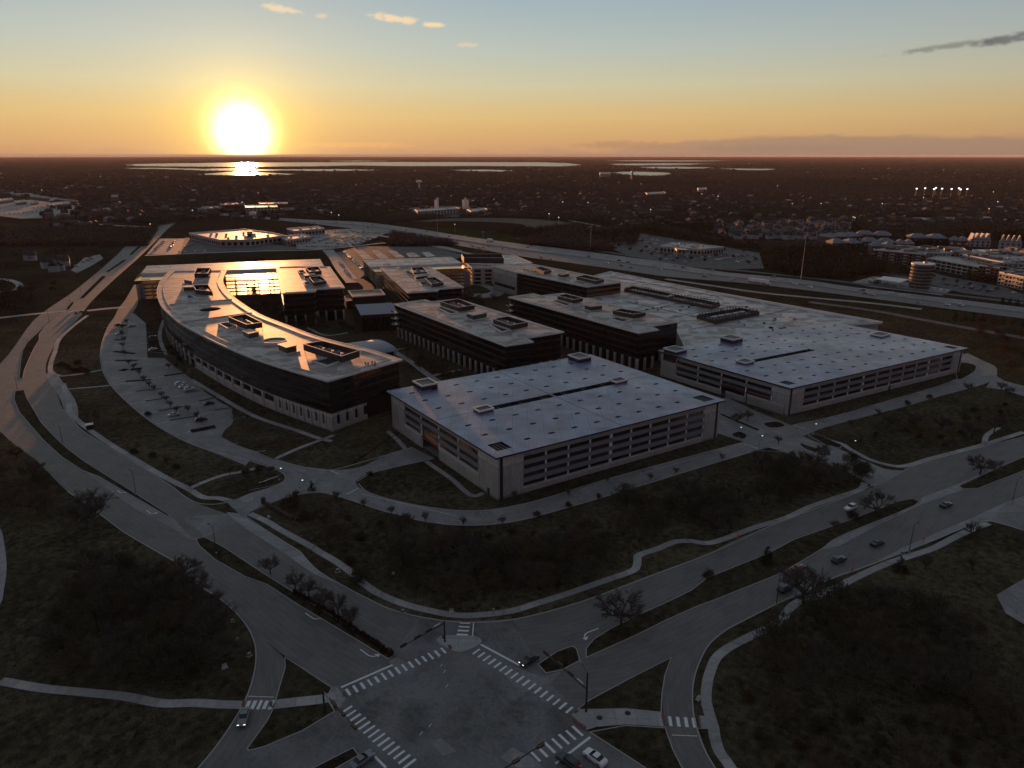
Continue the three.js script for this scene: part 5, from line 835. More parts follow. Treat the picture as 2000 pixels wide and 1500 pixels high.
function makeCar(shape, color, lit) {
  const o = new THREE.Group(), add = (g, m, n, x, y, z, p = o) => { const q = new THREE.Mesh(g, m); q.name = n; q.position.set(x, y, z); p.add(q); return q; }, s = CARG[shape];
  add(s.body, CARM[color], 'body', 0, 0, 0); add(s.glass, M.glass, 'windows', 0, 0, 0); add(s.roof, CARM[color], 'car_roof', 0, 0, 0);
  for (const x of [-1.42, 1.45]) for (const z of [-0.84, 0.84]) { const w = add(gWheel, M.tyre, 'wheel', x, 0.34, z); add(gRim, M.galv, 'rim', 0, 0, Math.sign(z) * 0.02, w); }
  for (const z of [-0.62, 0.62]) { add(gLight, lit ? M.headLit : M.head, 'headlight', 2.36, 0.68, z); add(gLight, lit ? M.tailLit : M.tail, 'tail_light', -2.38, 0.8, z); add(gMirror, CARM[color], 'mirror', 0.75, 1.02, z * 1.58); }
  o.userData = { base: 'parked_car', category: 'car' }; return o;
}
const cars = {}; const carKey = (s, c, l = false) => (cars[s + c + l] ||= makeCar(s, c, l));
const headTo = (a, b) => { const A = G(...a), B = G(...b); return Math.atan2(-(B[1] - A[1]), B[0] - A[0]); };
function car(label, s, c, at, to, lit, y = 0.06, group, base = 'car') { const k = carKey(s, c, lit); k.userData.base = base; const [x, z] = G(...at); return copy(k, label, x, y, z, headTo(at, to), 1.1, group); }
car('black sedan waiting at the stop line of the eastern crossing', 'sedan', 'black', [1033, 1293], [1000, 1313], true); car('white sedan with dark sunroof waiting before the zebra crossing', 'sedan', 'white', [1162, 1484], [1135, 1464]); car('dark car waiting beside the white sedan', 'wagon', 'black', [1110, 1492], [1080, 1470], true);
car('grey sedan waiting beside the black planted median', 'sedan', 'grey', [708, 1489], [735, 1469]); car('dark sedan on the slip road just past the small zebra crossing', 'sedan', 'grey', [477, 1405], [468, 1434], true); car('white car driving alone on the boulevard near the median trees', 'wagon', 'white', [1661, 995], [1620, 1013]);
car('dark car furthest along the boulevard passing the median tip', 'sedan', 'black', [1847, 989], [1890, 972], false); car('dark sedan beside the street lamp and orange sign', 'sedan', 'black', [1713, 1064], [1755, 1046], false); car('dark car in the middle of the queue before the orange sign', 'wagon', 'black', [1638, 1097], [1680, 1078], false); car('dark red car close to the median above the big bare tree', 'sedan', 'red', [1560, 1113], [1600, 1094], false); car('dark car half hidden under the big bare tree', 'wagon', 'black', [1533, 1153], [1570, 1134], false);
car('pale car stopped at the drive mouth beneath dark trees', 'wagon', 'silver', [1690, 928], [1712, 938]); car('silver car at the far boulevard junction', 'sedan', 'silver', [140, 610], [132, 618], true); car('dark car behind the silver car at the far junction', 'wagon', 'black', [149, 613], [141, 621]); car('dark van like car turning at the far junction', 'wagon', 'grey', [160, 611], [150, 610]);
[['sedan', 'silver', 257, 638], ['sedan', 'white', 233, 653], ['wagon', 'grey', 299, 660], ['sedan', 'white', 299, 684], ['wagon', 'white', 352, 752], ['sedan', 'white', 359, 757], ['sedan', 'black', 408, 790], ['sedan', 'silver', 340, 812], ['wagon', 'black', 393, 822], ['sedan', 'black', 231, 636], ['wagon', 'white', 370, 762]].forEach(([s, c, x, y], i) => car(['silver car at the top row of the curved car park', 'white car at the left end of a car park row', 'grey car under the trees by the curved building', 'pale car at the foot of the curved glass wall', 'white wagon parked near the stone ground storey', 'white sedan parked next to the white wagon', 'dark sedan parked alone opposite the stone windows', 'pale sedan alone in the middle parking row', 'dark wagon beside the lowest car park island', 'dark car at the very top of the car park', 'white wagon beside two other white parked cars'][i], s, c, [x, y], [x + 14, y - 3], false, 0.06, undefined, 'parked_car'));
const colours = ['white', 'white', 'silver', 'grey', 'black', 'black', 'blue', 'red', 'silver'];
const ORD = ['first', 'second', 'third', 'fourth', 'fifth', 'sixth', 'seventh', 'eighth', 'ninth', 'tenth', 'eleventh', 'twelfth'], rowOf = {};
function carRow(a, b, n, label, group, lit = false, skip = 0.15) { const row = ORD[(rowOf[group] = (rowOf[group] ?? -1) + 1)]; const A = G(...a), B = G(...b), t = Math.atan2(-(B[1] - A[1]), B[0] - A[0]) + Math.PI / 2; for (let i = 0; i < n; i++) { if (rnd() < skip) continue; const sh = rnd() < 0.5 ? 'sedan' : 'wagon', co = colours[Math.floor(rnd() * 9)], k = carKey(sh, co, lit), tone = `${co} ${sh === 'sedan' ? 'saloon' : 'estate car'}`; k.userData.base = 'parked_car'; const u = n > 1 ? i / (n - 1) : 0; copy(k, `${tone} parked in the ${row} row ${label}`, A[0] + (B[0] - A[0]) * u, 0.07, A[1] + (B[1] - A[1]) * u, t + (rnd() < 0.5 ? Math.PI : 0), 1, `${tone}, ${row} row, ${group}`); } }
carRow([674, 493], [708, 525], 30, 'beside the shade roofs', 'cars beside the shade roofs', false, 0.1);
for (const [a, b, n] of [[[600, 470], [640, 458], 10], [[615, 474], [660, 461], 12], [[632, 477], [690, 461], 14], [[650, 479], [710, 462], 15], [[670, 479], [725, 463], 13], [[690, 478], [742, 463], 12], [[640, 451], [690, 450], 8], [[655, 455], [715, 452], 12], [[600, 482], [660, 481], 14], [[700, 455], [745, 456], 10], [[588, 476], [612, 464], 8]]) carRow(a, b, n, 'of the dealership lot', 'cars on the dealership lot');
for (const [a, b, n] of [[[302, 489], [322, 470], 9], [[330, 487], [340, 472], 5], [[350, 493], [400, 491], 9], [[362, 484], [376, 478], 4]]) carRow(a, b, n, 'of the small lot beside the showroom', 'cars on the small lot');
for (const [a, b, n] of [[[1180, 468], [1270, 484], 10], [[1200, 463], [1280, 477], 9], [[1225, 460], [1285, 470], 7], [[1190, 476], [1290, 495], 10], [[1370, 503], [1420, 498], 8], [[1400, 508], [1450, 501], 8], [[1420, 496], [1470, 500], 6], [[1440, 512], [1478, 507], 5], [[1290, 505], [1340, 512], 5]]) carRow(a, b, n, 'around the highway store', 'cars around the highway store');
for (const [a, b, n] of [[[1775, 562], [1850, 569], 7], [[1720, 520], [1765, 528], 5], [[1850, 556], [1930, 570], 6], [[1900, 560], [1980, 573], 5]]) carRow(a, b, n, 'near the round tower', 'cars near the round tower', false, 0.3);
for (const [a, b, n] of [[[10, 412], [110, 402], 14], [[10, 419], [120, 410], 14], [[150, 520], [185, 503], 6]]) carRow(a, b, n, 'of the far commercial lot', 'cars on the far commercial lot');
for (const [x, y] of [[937, 577], [960, 575], [967, 574], [930, 580], [664, 514], [675, 530]]) { const k = carKey('sedan', rnd() < 0.5 ? 'white' : 'silver'); k.userData.base = 'parked_car'; const q = G(x, y); copy(k, 'parked car on the forecourt between the office blocks', q[0], 0.09, q[1], 0.5, 1, 'cars on the inner forecourt'); }
for (let i = 0; i < 136; i++) {                             // traffic on the highway
  const far = i % 2, t = far ? rr(0.07, 0.43) : rr(0.57, 0.93), u = rr(0.18, 0.97) * 119, l = lerpLine(t), k = Math.floor(u), f = u - k, p = [l[k][0] + (l[k + 1][0] - l[k][0]) * f, l[k][1] + (l[k + 1][1] - l[k][1]) * f];
  const sh = rnd() < 0.5 ? 'sedan' : 'wagon', co = colours[Math.floor(rnd() * 9)], tone = `${co} ${sh === 'sedan' ? 'saloon' : 'estate car'}`, key = carKey(sh, co, rnd() < 0.5); key.userData.base = 'car';
  copy(key, `${tone} driving on the ${far ? 'far' : 'near'} carriageway of the highway`, p[0], 0.11, p[1], Math.atan2(-(l[k + 1][1] - l[k][1]), l[k + 1][0] - l[k][0]) + (far ? Math.PI : 0), 1, `${tone}, ${far ? 'far' : 'near'} carriageway`);
}
function truck(label, at, to, trailers) {
  const [x, z] = G(...at), o = thing('truck', label, 'truck', x, 0.11, z, headTo(at, to)); let e = 0;
  mesh(profile([[-1.6, 0.6], [-1.6, 3.6], [-0.2, 3.7], [0.8, 2.6], [0.9, 1.9], [2.0, 1.7], [2.1, 0.6]], 2.4, 0.1), CARM.white, 'cab', o); mesh(box(0.9, 0.8, 2.1, 0.55, 2.6, 0), M.glass, 'windscreen', o);
  for (let i = 0; i < trailers; i++) { const c = -2.6 - i * 9.4 - 4.2; mesh(box(8.6, 2.8, 2.5, c, 2.65, 0), M.white, 'trailer', o); mesh(box(8.2, 0.3, 2.2, c, 1.1, 0), M.steel, 'chassis', o); }
  for (const w of [1.1, -1.2, ...Array.from({ length: trailers }, (_, i) => [-4.5 - i * 9.4, -9.8 - i * 9.4]).flat()]) for (const s of [-1, 1]) { const m = mesh(new THREE.CylinderGeometry(0.5, 0.5, 0.4, 12).rotateX(Math.PI / 2), M.tyre, 'wheel', o); m.position.set(w, 0.5, s); }
  return o;
}
truck('white lorry with two trailers on the near highway carriageway', [1500, 556], [1530, 560], 2); truck('white box truck on the highway near the construction field', [953, 471], [940, 469], 1);

// ---------------------------------------------------------------- street furniture
function streetLamp(label, at, h, to, lit = false, group, name = 'street_lamp') {
  const [x, z] = G(...at), o = thing(name, label, 'street lamp', x, 0.05, z, headTo(at, to), group), th = h / 70;
  mesh(cyl(0.3, 0.3, 0.6, 0, 0, 0, 10), M.kerb, 'footing', o); mesh(cyl(th * 0.9, th * 0.55, h, 0, 0, 0, 8), M.steel, 'pole', o); mesh(bar(V(0, h - 0.1, 0), V(h * 0.2, h + 0.15, 0), 0.06, 0.05), M.steel, 'arm', o);
  mesh(lit ? box(0.6, 0.16, 0.4, h * 0.2 + 0.2, h + 0.12, 0) : box(0.9, 0.16, 0.4, h * 0.2 + 0.3, h + 0.12, 0), lit ? M.lamp : M.steel, 'lamp_head', o); return o;
}
streetLamp('tall dark street lamp on the median beyond the red hedge', [423, 1082], 9.8, [400, 1070]); streetLamp('tall dark street lamp on the long curving median', [266, 966], 9.4, [250, 955]); streetLamp('street lamp on the median beside the lawn kiosk', [123, 868], 9.2, [110, 860]); streetLamp('street lamp at the rounded head of the long median', [35, 764], 9.2, [28, 760]);
[[96, 628], [58, 690], [137, 592], [159, 574], [184, 546], [208, 529], [237, 507]].forEach((p, i) => streetLamp(`${['sixth', 'seventh', 'fifth', 'fourth', 'third', 'second', 'first'][i]} thin street lamp along the far stretch of boulevard, counted from the top`, p, 9.5, [p[0] - 6, p[1]]));
streetLamp('dark street lamp by the turn lane near the upper orange sign', [1775, 1080], 10, [1790, 1073]); streetLamp('street lamp at the road edge by the winding footpath', [1516, 1182], 10, [1505, 1172]); streetLamp('street lamp at the mouth of the side driveway', [1977, 982], 9.5, [1990, 976]);
[[587, 962, 'T junction corner of the driveway'], [545, 938, 'stop line beside the car park exit'], [1664, 882, 'meadow footpath past the islands'], [1483, 872, 'ring road corner near the eastern drive'], [1588, 848, 'bed at the corner of the wider garage'], [1442, 855, 'small bed in the garage court']].forEach(([x, y, n]) => streetLamp(`short lamp, lit white head, at the ${n}`, [x, y], 4.6, [x + 8, y - 2], true, undefined, 'path_lamp'));
function signal(label, at, h, armTo, armH, luminaire) {
  const [x, z] = G(...at), o = thing('traffic_signal', label, 'traffic light', x, 0.1, z); const T = G(...armTo, armH), d = V(T[0] - x, 0, T[1] - z), l = d.length(); d.normalize(); o.rotation.y = Math.atan2(-d.z, d.x);
  mesh(cyl(0.28, 0.28, 0.5), M.steel, 'footing', o); mesh(cyl(0.24, 0.19, h), M.steel, 'pole', o); mesh(bar(V(0, armH - 0.3, 0), V(l, armH + 0.1, 0), 0.2, 0.11, 8), M.steel, 'mast_arm', o);
  for (const t of [0.98, 0.66, 0.4]) { const s = mesh(box(1.7, 0.6, 0.4, l * t - 0.5, armH + 0.1, 0.2), M.housing, 'signal_head', o); for (let i = 0; i < 4; i++) mesh(cyl(0.13, 0.13, 0.2, l * t - 1.1 + i * 0.4, 0, 0, 8).translate(0, armH + 0.02, 0.42), M.dark, 'lens', s); mesh(box(1.9, 0.8, 0.04, l * t - 0.5, armH + 0.1, -0.04), M.dark, 'backplate', s); }
  mesh(box(2.0, 0.5, 0.06, l * 0.16, armH + 0.15, 0.2), M.signGreen, 'street_sign', o); mesh(box(2.08, 0.56, 0.04, l * 0.16, armH + 0.15, 0.16), M.white, 'sign_edge', o); mesh(box(0.5, 0.9, 0.4, 0.25, 1.6, 0.15), M.steel, 'control_box', o);
  if (luminaire) { mesh(bar(V(0, h - 0.1, 0), V(2.6, h + 1.0, 0.4), 0.07, 0.05), M.steel, 'lamp_arm', o); mesh(box(0.8, 0.14, 0.35, 2.9, h + 1.05, 0.4), M.galv, 'lamp_head', o); }
}
M.housing = mat(0.14, 0.075, 0.025, { roughness: 0.6 }); M.signGreen = mat(0.3, 0.36, 0.36, { roughness: 0.4 }); M.orange = mat(0.75, 0.1, 0.02, { roughness: 0.5 });
signal('traffic signal mast on the paved corner island', [869, 1254], 6.3, [783, 1265], 6.0); signal('taller signal mast with lamp at the sidewalk corner by the manholes', [1144.5, 1391], 10.6, [1062, 1274], 6.5, true); signal('signal mast at the ramp corner beside the grass triangle', [634.5, 1391], 6.3, [696, 1424], 6.0); signal('signal mast whose arm reaches in over the lower zebra crossing', [905, 1600], 6.3, [1062, 1453], 6.0);
function mast(label, at, h, group) { const [x, z] = G(...at), o = thing('high_mast_light', label, 'mast light', x, 0, z, 0, group); mesh(cyl(h / 90, h / 260, h, 0, 0, 0, 8), M.galv, 'pole', o); const r = new THREE.TorusGeometry(1.3, 0.12, 6, 18); r.rotateX(Math.PI / 2); r.translate(0, h - 0.4, 0); mesh(r, M.galv, 'lamp_ring', o); for (let i = 0; i < 8; i++) mesh(box(0.7, 0.3, 0.5, 1.7 * Math.cos(i * 0.785), h - 0.5, 1.7 * Math.sin(i * 0.785)), M.galv, 'lamp_head', o); }
mast('very tall mast light beside the highway near the petrol canopy', [1564, 548], 45); mast('tall mast light beside the highway above the store lot', [1153, 490], 32); mast('tall mast light beside the dealership end of the highway', [855, 462], 34); mast('tall mast light behind the cream roofed garage', [944, 492], 26);
{ // two orange work signs, kiosk, cabinets, entrance wall, billboards
  for (const [px, py, l] of [[1664, 1120, 'orange diamond work sign beside the dark car queue'], [1803, 1060, 'orange diamond work sign near the street lamp'], [1440, 1056, 'small orange sign at the verge of the far footpath']]) { const [x, z] = G(px, py), o = thing('work_sign', l, 'road sign', x, 0.05, z, 0.6), g = box(1.25, 1.25, 0.05); g.rotateZ(Math.PI / 4); g.translate(0, 1.5, 0); mesh(g, M.orange, 'sign_panel', o); const b = box(0.9, 0.9, 0.02); b.rotateZ(Math.PI / 4); b.translate(0, 1.5, -0.06); mesh(b, M.steel, 'sign_back', o); for (const s of [-1, 1]) mesh(bar(V(0, 0.8, -0.05), V(s * 0.7, 0, s * 0.4), 0.03), M.steel, 'stand', o); }
  const [kx, kz] = G(176, 838), k = thing('kiosk', 'small white roofed kiosk at the footpath beside the boulevard', 'kiosk', kx, 0, kz, 0.5); mesh(box(2.6, 2.2, 2.2, 0, 1.1, 0), M.clad, 'wall', k); mesh(box(3.2, 0.25, 2.8, 0, 2.4, 0), M.white, 'roof', k); mesh(box(1, 1.9, 0.08, 0.4, 1, 1.12), M.glass, 'door', k);
  [[463, 1249, 'pale utility cabinet on the lawn by the slip road bend'], [487, 1281, 'green utility cabinet at the slip road kerb'], [439, 1304, 'small utility box on the dark lawn'], [454, 1214, 'low concrete pad with box near the boulevard bend'], [525, 1011, 'small tan marker box near the entrance wall'], [660, 1117, 'utility box on the verge by the turn lane'], [768, 1121, 'white box on the meadow behind the footpath'], [787, 1196, 'low box at the kerb of the boulevard bend'], [882, 1196, 'green box beside the footpath at the top crossing'], [964, 1194, 'second green box beside the footpath bend'], [1364, 1366, 'small white meter on the slip road verge'], [1763, 1082, 'white barrier board at the turn lane kerb']].forEach(([x, y, l], i) => { const q = G(x, y), o = thing('utility_box', l, 'utility box', q[0], 0, q[1], rr(0, 1.5)); const s = 0.5 + (i % 3) * 0.14; mesh(box(1.9 * s, 0.16, 1.5 * s, 0, 0.08, 0), M.kerb, 'pad', o); mesh(box(1.3 * s, 1.0 * s, 0.9 * s, 0, 0.16 + 0.5 * s, 0), i % 2 ? M.cabinet : M.pale2, 'cabinet', o); mesh(box(1.36 * s, 0.08, 0.96 * s, 0, 0.2 + s, 0), M.galv, 'lid', o); });
  const w = thing('entrance_wall', 'low dark brick entrance wall slanting across the lawn corner', 'wall'), a = G(515, 984), b = G(572, 1016), wl = Math.hypot(b[0] - a[0], b[1] - a[1]), wt = Math.atan2(-(b[1] - a[1]), b[0] - a[0]); slabPart(w, 'wall', M.darkBrick, (a[0] + b[0]) / 2, 0.6, (a[1] + b[1]) / 2, wl, 1.2, 0.7, wt); slabPart(w, 'coping', M.darkBrick, (a[0] + b[0]) / 2, 1.25, (a[1] + b[1]) / 2, wl + 0.2, 0.12, 0.85, wt); slabPart(w, 'pillar', M.darkBrick, a[0], 1.2, a[1], 1.2, 2.4, 1.2, wt);
  for (const [px, py, l] of [[1171, 1402, 'dark round manhole cover closer to the signal mast'], [1226, 1393, 'dark round manhole cover further along the wide pavement']]) { const q = G(px, py, 0.2); const o = thing('manhole_cover', l, 'manhole cover', q[0], 0.2, q[1]); mesh(cyl(0.62, 0.6, 0.05, 0, 0, 0, 20), M.dark, 'lid', o); mesh(new THREE.TorusGeometry(0.64, 0.04, 6, 20).rotateX(Math.PI / 2).translate(0, 0.04, 0), M.steel, 'frame', o); }
  for (const [px, py, hh, ww, l] of [[495, 432, 14, 14, 'pale billboard beside the highway in the sun glare'], [226, 395, 16, 18, 'pale lilac billboard far along the country road']]) { const q = G(px, py), o = thing('billboard', l, 'billboard', q[0], 0, q[1]); mesh(box(ww, 6, 0.5, 0, hh, 0), M.lilac, 'panel', o); mesh(box(ww + 0.6, 0.3, 0.8, 0, hh - 3.1, 0), M.steel, 'catwalk', o); for (const s of [-1, 1]) mesh(cyl(0.4, 0.4, hh, s * ww * 0.3, 0, -0.5), M.steel, 'post', o); }
}

// ---------------------------------------------------------------- buildings beyond the campus
function bigBox({ name = 'store', label, cat = 'building', s, h, wallM = M.plainStone, roofM = M.roof, win = 6, units = 4, winM = M.glass, storeys = 1, y0 = 0.15 }) {
  const ring = P(s, h), o = thing(name, label, cat); mesh(prism(ring, 0, h - 0.5), wallM, 'wall', o); mesh(prism(inset(ring, 0.4), h - 0.5, h - 0.35), roofM, 'roof', o); mesh(openBox(inset(ring, -0.15), h - 0.7, h + 0.35, 0.5), M.rim, 'parapet', o);
  const fh = (h - 1) / storeys;
  faces(ring).forEach((f) => { const n = Math.max(1, Math.round(f.l / win)); for (let i = 0; i < n; i++) for (let j = 0; j < storeys; j++) onFace(o, 'window', winM, f, (i + 0.5) * f.l / n, fh * (j + 0.45), f.l / n * 0.6, fh * 0.55, 0.2, 0.05); });
  const c = ring.reduce((a, p) => [a[0] + p[0] / ring.length, a[1] + p[1] / ring.length], [0, 0]); for (let i = 0; i < units; i++) { const p = ring[i % ring.length], t = rr(0.2, 0.7); slabPart(o, 'roof_unit', M.galv, c[0] + (p[0] - c[0]) * t, h + 0.4, c[1] + (p[1] - c[1]) * t, 3, 1.6, 2.2, rr(0, 1.5)); }
  return o;
}
bigBox({ label: 'pale flat roofed store with brown entrance across the highway', s: '1289,480 1315,473 1414,482 1370,486.5', h: 8, units: 9, win: 5 });
{ const q = P('1318,485 1340,487 1344,489.5 1322,488', 8.5), o = thing('entrance_porch', 'copper lit entrance porch on the front of the store', 'porch'); mesh(prism(q, 7, 9.2), M.copper, 'canopy', o); q.forEach(([x, z]) => mesh(cyl(0.4, 0.4, 7, x, 0, z, 8), M.white, 'column', o)); }
bigBox({ name: 'showroom', label: 'large dealership showroom with tawny flat roof', s: '369,455 476,447 533,454.5 556,459.5 489,468 429,468.5', h: 9, units: 14, win: 8, wallM: M.plainStone });
{ const [x, z] = G(490, 476), o = thing('clock_tower', 'small square tower rising from the showroom front', 'tower', x, 0, z, 0.2); mesh(box(7, 17, 7, 0, 8.5, 0), M.stone, 'shaft', o); mesh(box(8, 0.8, 8, 0, 17.2, 0), M.white, 'cap', o); mesh(box(5, 4, 0.3, 0, 12, 3.6), M.glass, 'window', o); mesh(box(0.3, 4, 5, 3.6, 12, 0), M.glass, 'window', o); }
bigBox({ label: 'long low annex joined to the showroom', s: '545,462 590,456 606,462 560,469', h: 7, units: 5 }); bigBox({ label: 'white roofed workshop behind the dealership lot', s: '560,446 620,441 634,446 575,451', h: 8, units: 5 });
[['hotel like block with three storeys in the sun glare', '478,401 540,400 543,404 480,405', 14, 3], ['low shop row beyond the highway in the glare', '430,397 476,395 478,398 432,400', 7, 1], ['shop block left of the hotel like block', '395,404 430,402 433,405 398,407.5', 7, 1], ['far flat store beyond the hotel like block', '505,395 560,394.5 562,397 507,398', 8, 1], ['small shop between highway and hotel like block', '548,407 572,406 575,409 551,410', 7, 1]].forEach(([l, s, h, n]) => bigBox({ name: 'shop', label: l, s, h, storeys: n, win: 7, units: 3 }));
[['low building with white roof near the far commercial lot', '178,408 212,405.5 217,409 182,411.5', 6], ['dark roofed restaurant at the far commercial lot', '28,392 48,390 52,393 31,395.5', 7], ['little shop beside the dark roofed restaurant', '58,393 72,392 75,394 61,396', 6], ['flat store behind the far commercial lot', '90,397 132,393 138,396 96,400.5', 7], ['long store at the edge of the far commercial lot', '0,388 22,386 26,389 0,392', 8], ['long warehouse with pale roof beyond the construction field', '810,409 890,404 896,407 816,413', 11], ['low batch plant shed beside the silos', '912,409 945,406 952,409 920,413', 9], ['pale office block far beyond the woods', '1171,337 1191,336.6 1192,338.6 1172,339.2', 20], ['white roofed school far among the trees', '1260,376 1296,374 1300,377 1264,379', 9], ['pale hall far beyond the subdivision', '1362,367 1378,366 1380,369 1364,370', 14]].forEach(([l, s, h], i) => bigBox({ name: i === 7 ? 'office_block' : 'shop', label: l, s, h, win: 9, units: 3, storeys: h > 10 ? 3 : 1 }));
function silos(label, px, py, n) { const [x, z] = G(px, py), o = thing('silo_group', label, 'silo', x, 0, z); for (let i = 0; i < n; i++) { mesh(cyl(2.4, 2.4, 19 + (i % 2) * 4, i * 5.4 - n * 2.4, 3, (i % 2) * 3, 14), M.white, 'silo', o); mesh(cyl(2.4, 0.4, 2.4, i * 5.4 - n * 2.4, 22 + (i % 2) * 4, (i % 2) * 3, 14), M.galv, 'silo_cap', o); } mesh(box(n * 6, 3, 5, 0, 1.5, 0), M.galv, 'hopper', o); }
silos('pair of white concrete silos on the construction field', 855, 410, 2); silos('three white silos beside the batch plant shed', 911, 410, 3);
{ const [x, z] = G(819, 370), o = thing('water_tower', 'pale water tower standing above the far woods', 'water tower', x, 0, z); mesh(cyl(3, 3, 24), M.white, 'column', o); mesh(new THREE.SphereGeometry(9, 18, 10).scale(1.2, 0.6, 1.2).translate(0, 27, 0), M.white, 'tank', o); }
{ const [x, z] = G(1234, 352), o = thing('tower', 'slim pale tower on the far lake shore', 'tower', x, 0, z); mesh(box(9, 40, 9, 0, 20, 0), M.plainStone, 'shaft', o); mesh(box(11, 3, 11, 0, 41, 0), M.white, 'cap', o); for (let i = 0; i < 6; i++) mesh(box(5, 3, 0.3, 0, 6 + i * 6, 4.6), M.glass, 'window', o); }
// shade roofs of the staff car park
[['692,487.6 707,488.5 730,506 710,507', 'first'], ['725.5,489.4 740,489.4 761,505 742,506', 'second'], ['756,489.4 771,489.4 791,503 774.5,504', 'third'], ['793,495 807,493 822,501.5 800,503', 'fourth'], ['823.6,493 836.5,492 852,500.5 833,502', 'fifth, bluish']].forEach(([s, n], k) => {
  const r = P(s, 4), o = thing('shade_roof', `${n} pale sloping shade roof over parked cars, counted from the drive`, 'shade roof'), m = 9;
  for (let i = 0; i < m; i++) { const t = (a, b, u) => [a[0] + (b[0] - a[0]) * u, a[1] + (b[1] - a[1]) * u], q = [t(r[0], r[3], i / m), t(r[1], r[2], i / m), t(r[1], r[2], (i + .92) / m), t(r[0], r[3], (i + .92) / m)], top = []; const g = prism(q, 4, 4.16), p = g.attributes.position; for (let j = 0; j < p.count; j++) { const u = Math.hypot(p.getX(j) - r[0][0], p.getZ(j) - r[0][1]); p.setY(j, p.getY(j) + 0.02 * (i % 2)); } mesh(g, k === 4 ? M.metalRoof : M.roof, 'roof_panel', o); }
  for (let i = 0; i <= 4; i++) { const u = i / 4, a = [r[0][0] + (r[3][0] - r[0][0]) * u, r[0][1] + (r[3][1] - r[0][1]) * u], b = [r[1][0] + (r[2][0] - r[1][0]) * u, r[1][1] + (r[2][1] - r[1][1]) * u]; mesh(cyl(0.15, 0.15, 4, (a[0] + b[0]) / 2, 0, (a[1] + b[1]) / 2, 6), M.galv, 'post', o); }
});
// the two far garages with pitched solar roofs
function farGarage(label, s, h, ridgeAt, extra) {
  const r = P(s, h), o = thing('parking_garage', label, 'parking garage'), t = (a, b, u) => [a[0] + (b[0] - a[0]) * u, a[1] + (b[1] - a[1]) * u];
  const [A, B, C, D] = r, a1 = t(A, B, ridgeAt), d1 = t(D, C, ridgeAt);                      // A-D is the side facing the courtyard, B-C the back
  const slope = (p, q, u, v, y0, y1, m) => { const g = new THREE.BufferGeometry(); g.setAttribute('position', new THREE.Float32BufferAttribute([p[0], y0, p[1], q[0], y0, q[1], u[0], y1, u[1], v[0], y1, v[1]], 3)); const W = Math.hypot(q[0] - p[0], q[1] - p[1]), L = Math.hypot(u[0] - q[0], u[1] - q[1]); g.setAttribute('uv', new THREE.Float32BufferAttribute([0, 0, W, 0, W, L, 0, L], 2)); g.setIndex([0, 1, 2, 0, 2, 3]); g.computeVertexNormals(); if (g.attributes.normal.getY(0) < 0) { g.setIndex([0, 2, 1, 0, 3, 2]); g.computeVertexNormals(); } return mesh(g, m, 'solar_roof', o); };
  const tn = Math.tan(3.5 * Math.PI / 180), wA = Math.hypot(a1[0] - A[0], a1[1] - A[1]), wB = Math.hypot(B[0] - a1[0], B[1] - a1[1]);
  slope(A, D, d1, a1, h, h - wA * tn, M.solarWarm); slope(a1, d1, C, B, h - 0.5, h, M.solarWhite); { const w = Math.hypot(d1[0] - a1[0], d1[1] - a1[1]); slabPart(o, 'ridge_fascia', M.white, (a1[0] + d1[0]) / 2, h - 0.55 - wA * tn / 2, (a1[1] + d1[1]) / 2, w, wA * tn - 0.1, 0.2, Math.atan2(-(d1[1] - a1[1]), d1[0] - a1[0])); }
  mesh(openBox(inset(r, -0.1), h - 0.7, h - 0.1, 0.3), M.steel, 'edge_beam', o);
  const wall = inset(r, 3); for (let k = 0; k < 5; k++) mesh(prism(inset(wall, 0.6), k * 3.1, k * 3.1 + 0.3), M.glossSlab, 'deck', o);
  faces(wall).forEach((f, k) => { const n = Math.max(3, Math.round(f.l / 10)); for (let i = 0; i < n; i++) for (let j = 1; j < 5; j++) onFace(o, 'spandrel', j === 4 ? M.plainStone : M.spandrelDark, f, (i + 0.5) * f.l / n, j * 3.1 + 0.35, f.l / n - 0.2, 1.15, 0.25, -0.2); for (let i = 0; i <= n; i++) onFace(o, 'column', M.plainStone, f, Math.min(f.l - 0.5, Math.max(0.5, i * f.l / n)), 6.6, i === 0 || i === n ? 6 : 0.7, 13.2, 0.5, -0.3); });
  for (let i = 1; i < 10; i++) for (const v of [0.12, 0.5, 0.9]) { const p = t(t(A, D, i / 10), t(B, C, i / 10), v); mesh(cyl(0.2, 0.2, h - 2.5, p[0], 0, p[1], 6), M.steel, 'post', o); }
  for (const [u, v] of [[0.05, 0.08], [0.05, 0.9], [0.95, 0.92], [0.2, 0.55]]) { const p = t(t(A, D, u), t(B, C, u), v); slabPart(o, 'roof_hatch', M.dark, p[0], h + 0.12 - (v < ridgeAt ? v * 93 * tn : 0.3), p[1], 7, 0.1, 4, 0.3); }
  return o;
}
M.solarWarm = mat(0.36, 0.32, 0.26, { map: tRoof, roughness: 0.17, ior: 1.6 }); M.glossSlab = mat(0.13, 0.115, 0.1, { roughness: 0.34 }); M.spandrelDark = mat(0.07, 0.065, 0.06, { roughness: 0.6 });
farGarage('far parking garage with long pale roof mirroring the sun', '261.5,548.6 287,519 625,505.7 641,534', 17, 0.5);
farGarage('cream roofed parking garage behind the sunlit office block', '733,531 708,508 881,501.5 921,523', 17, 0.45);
bigBox({ name: 'garage_wing', label: 'cream roofed garage wing with dark louvred plant on top', cat: 'garage wing', s: '903,508 982,497 998,496 1040,513.5 964,522.7 922,523.4 912,514', h: 16, storeys: 4, win: 9, units: 0, roofM: M.solarWhite });
screenWall('long dark plant enclosure on the cream roofed garage wing', '906,503 901,496 981,496 984,504', 16, 6);
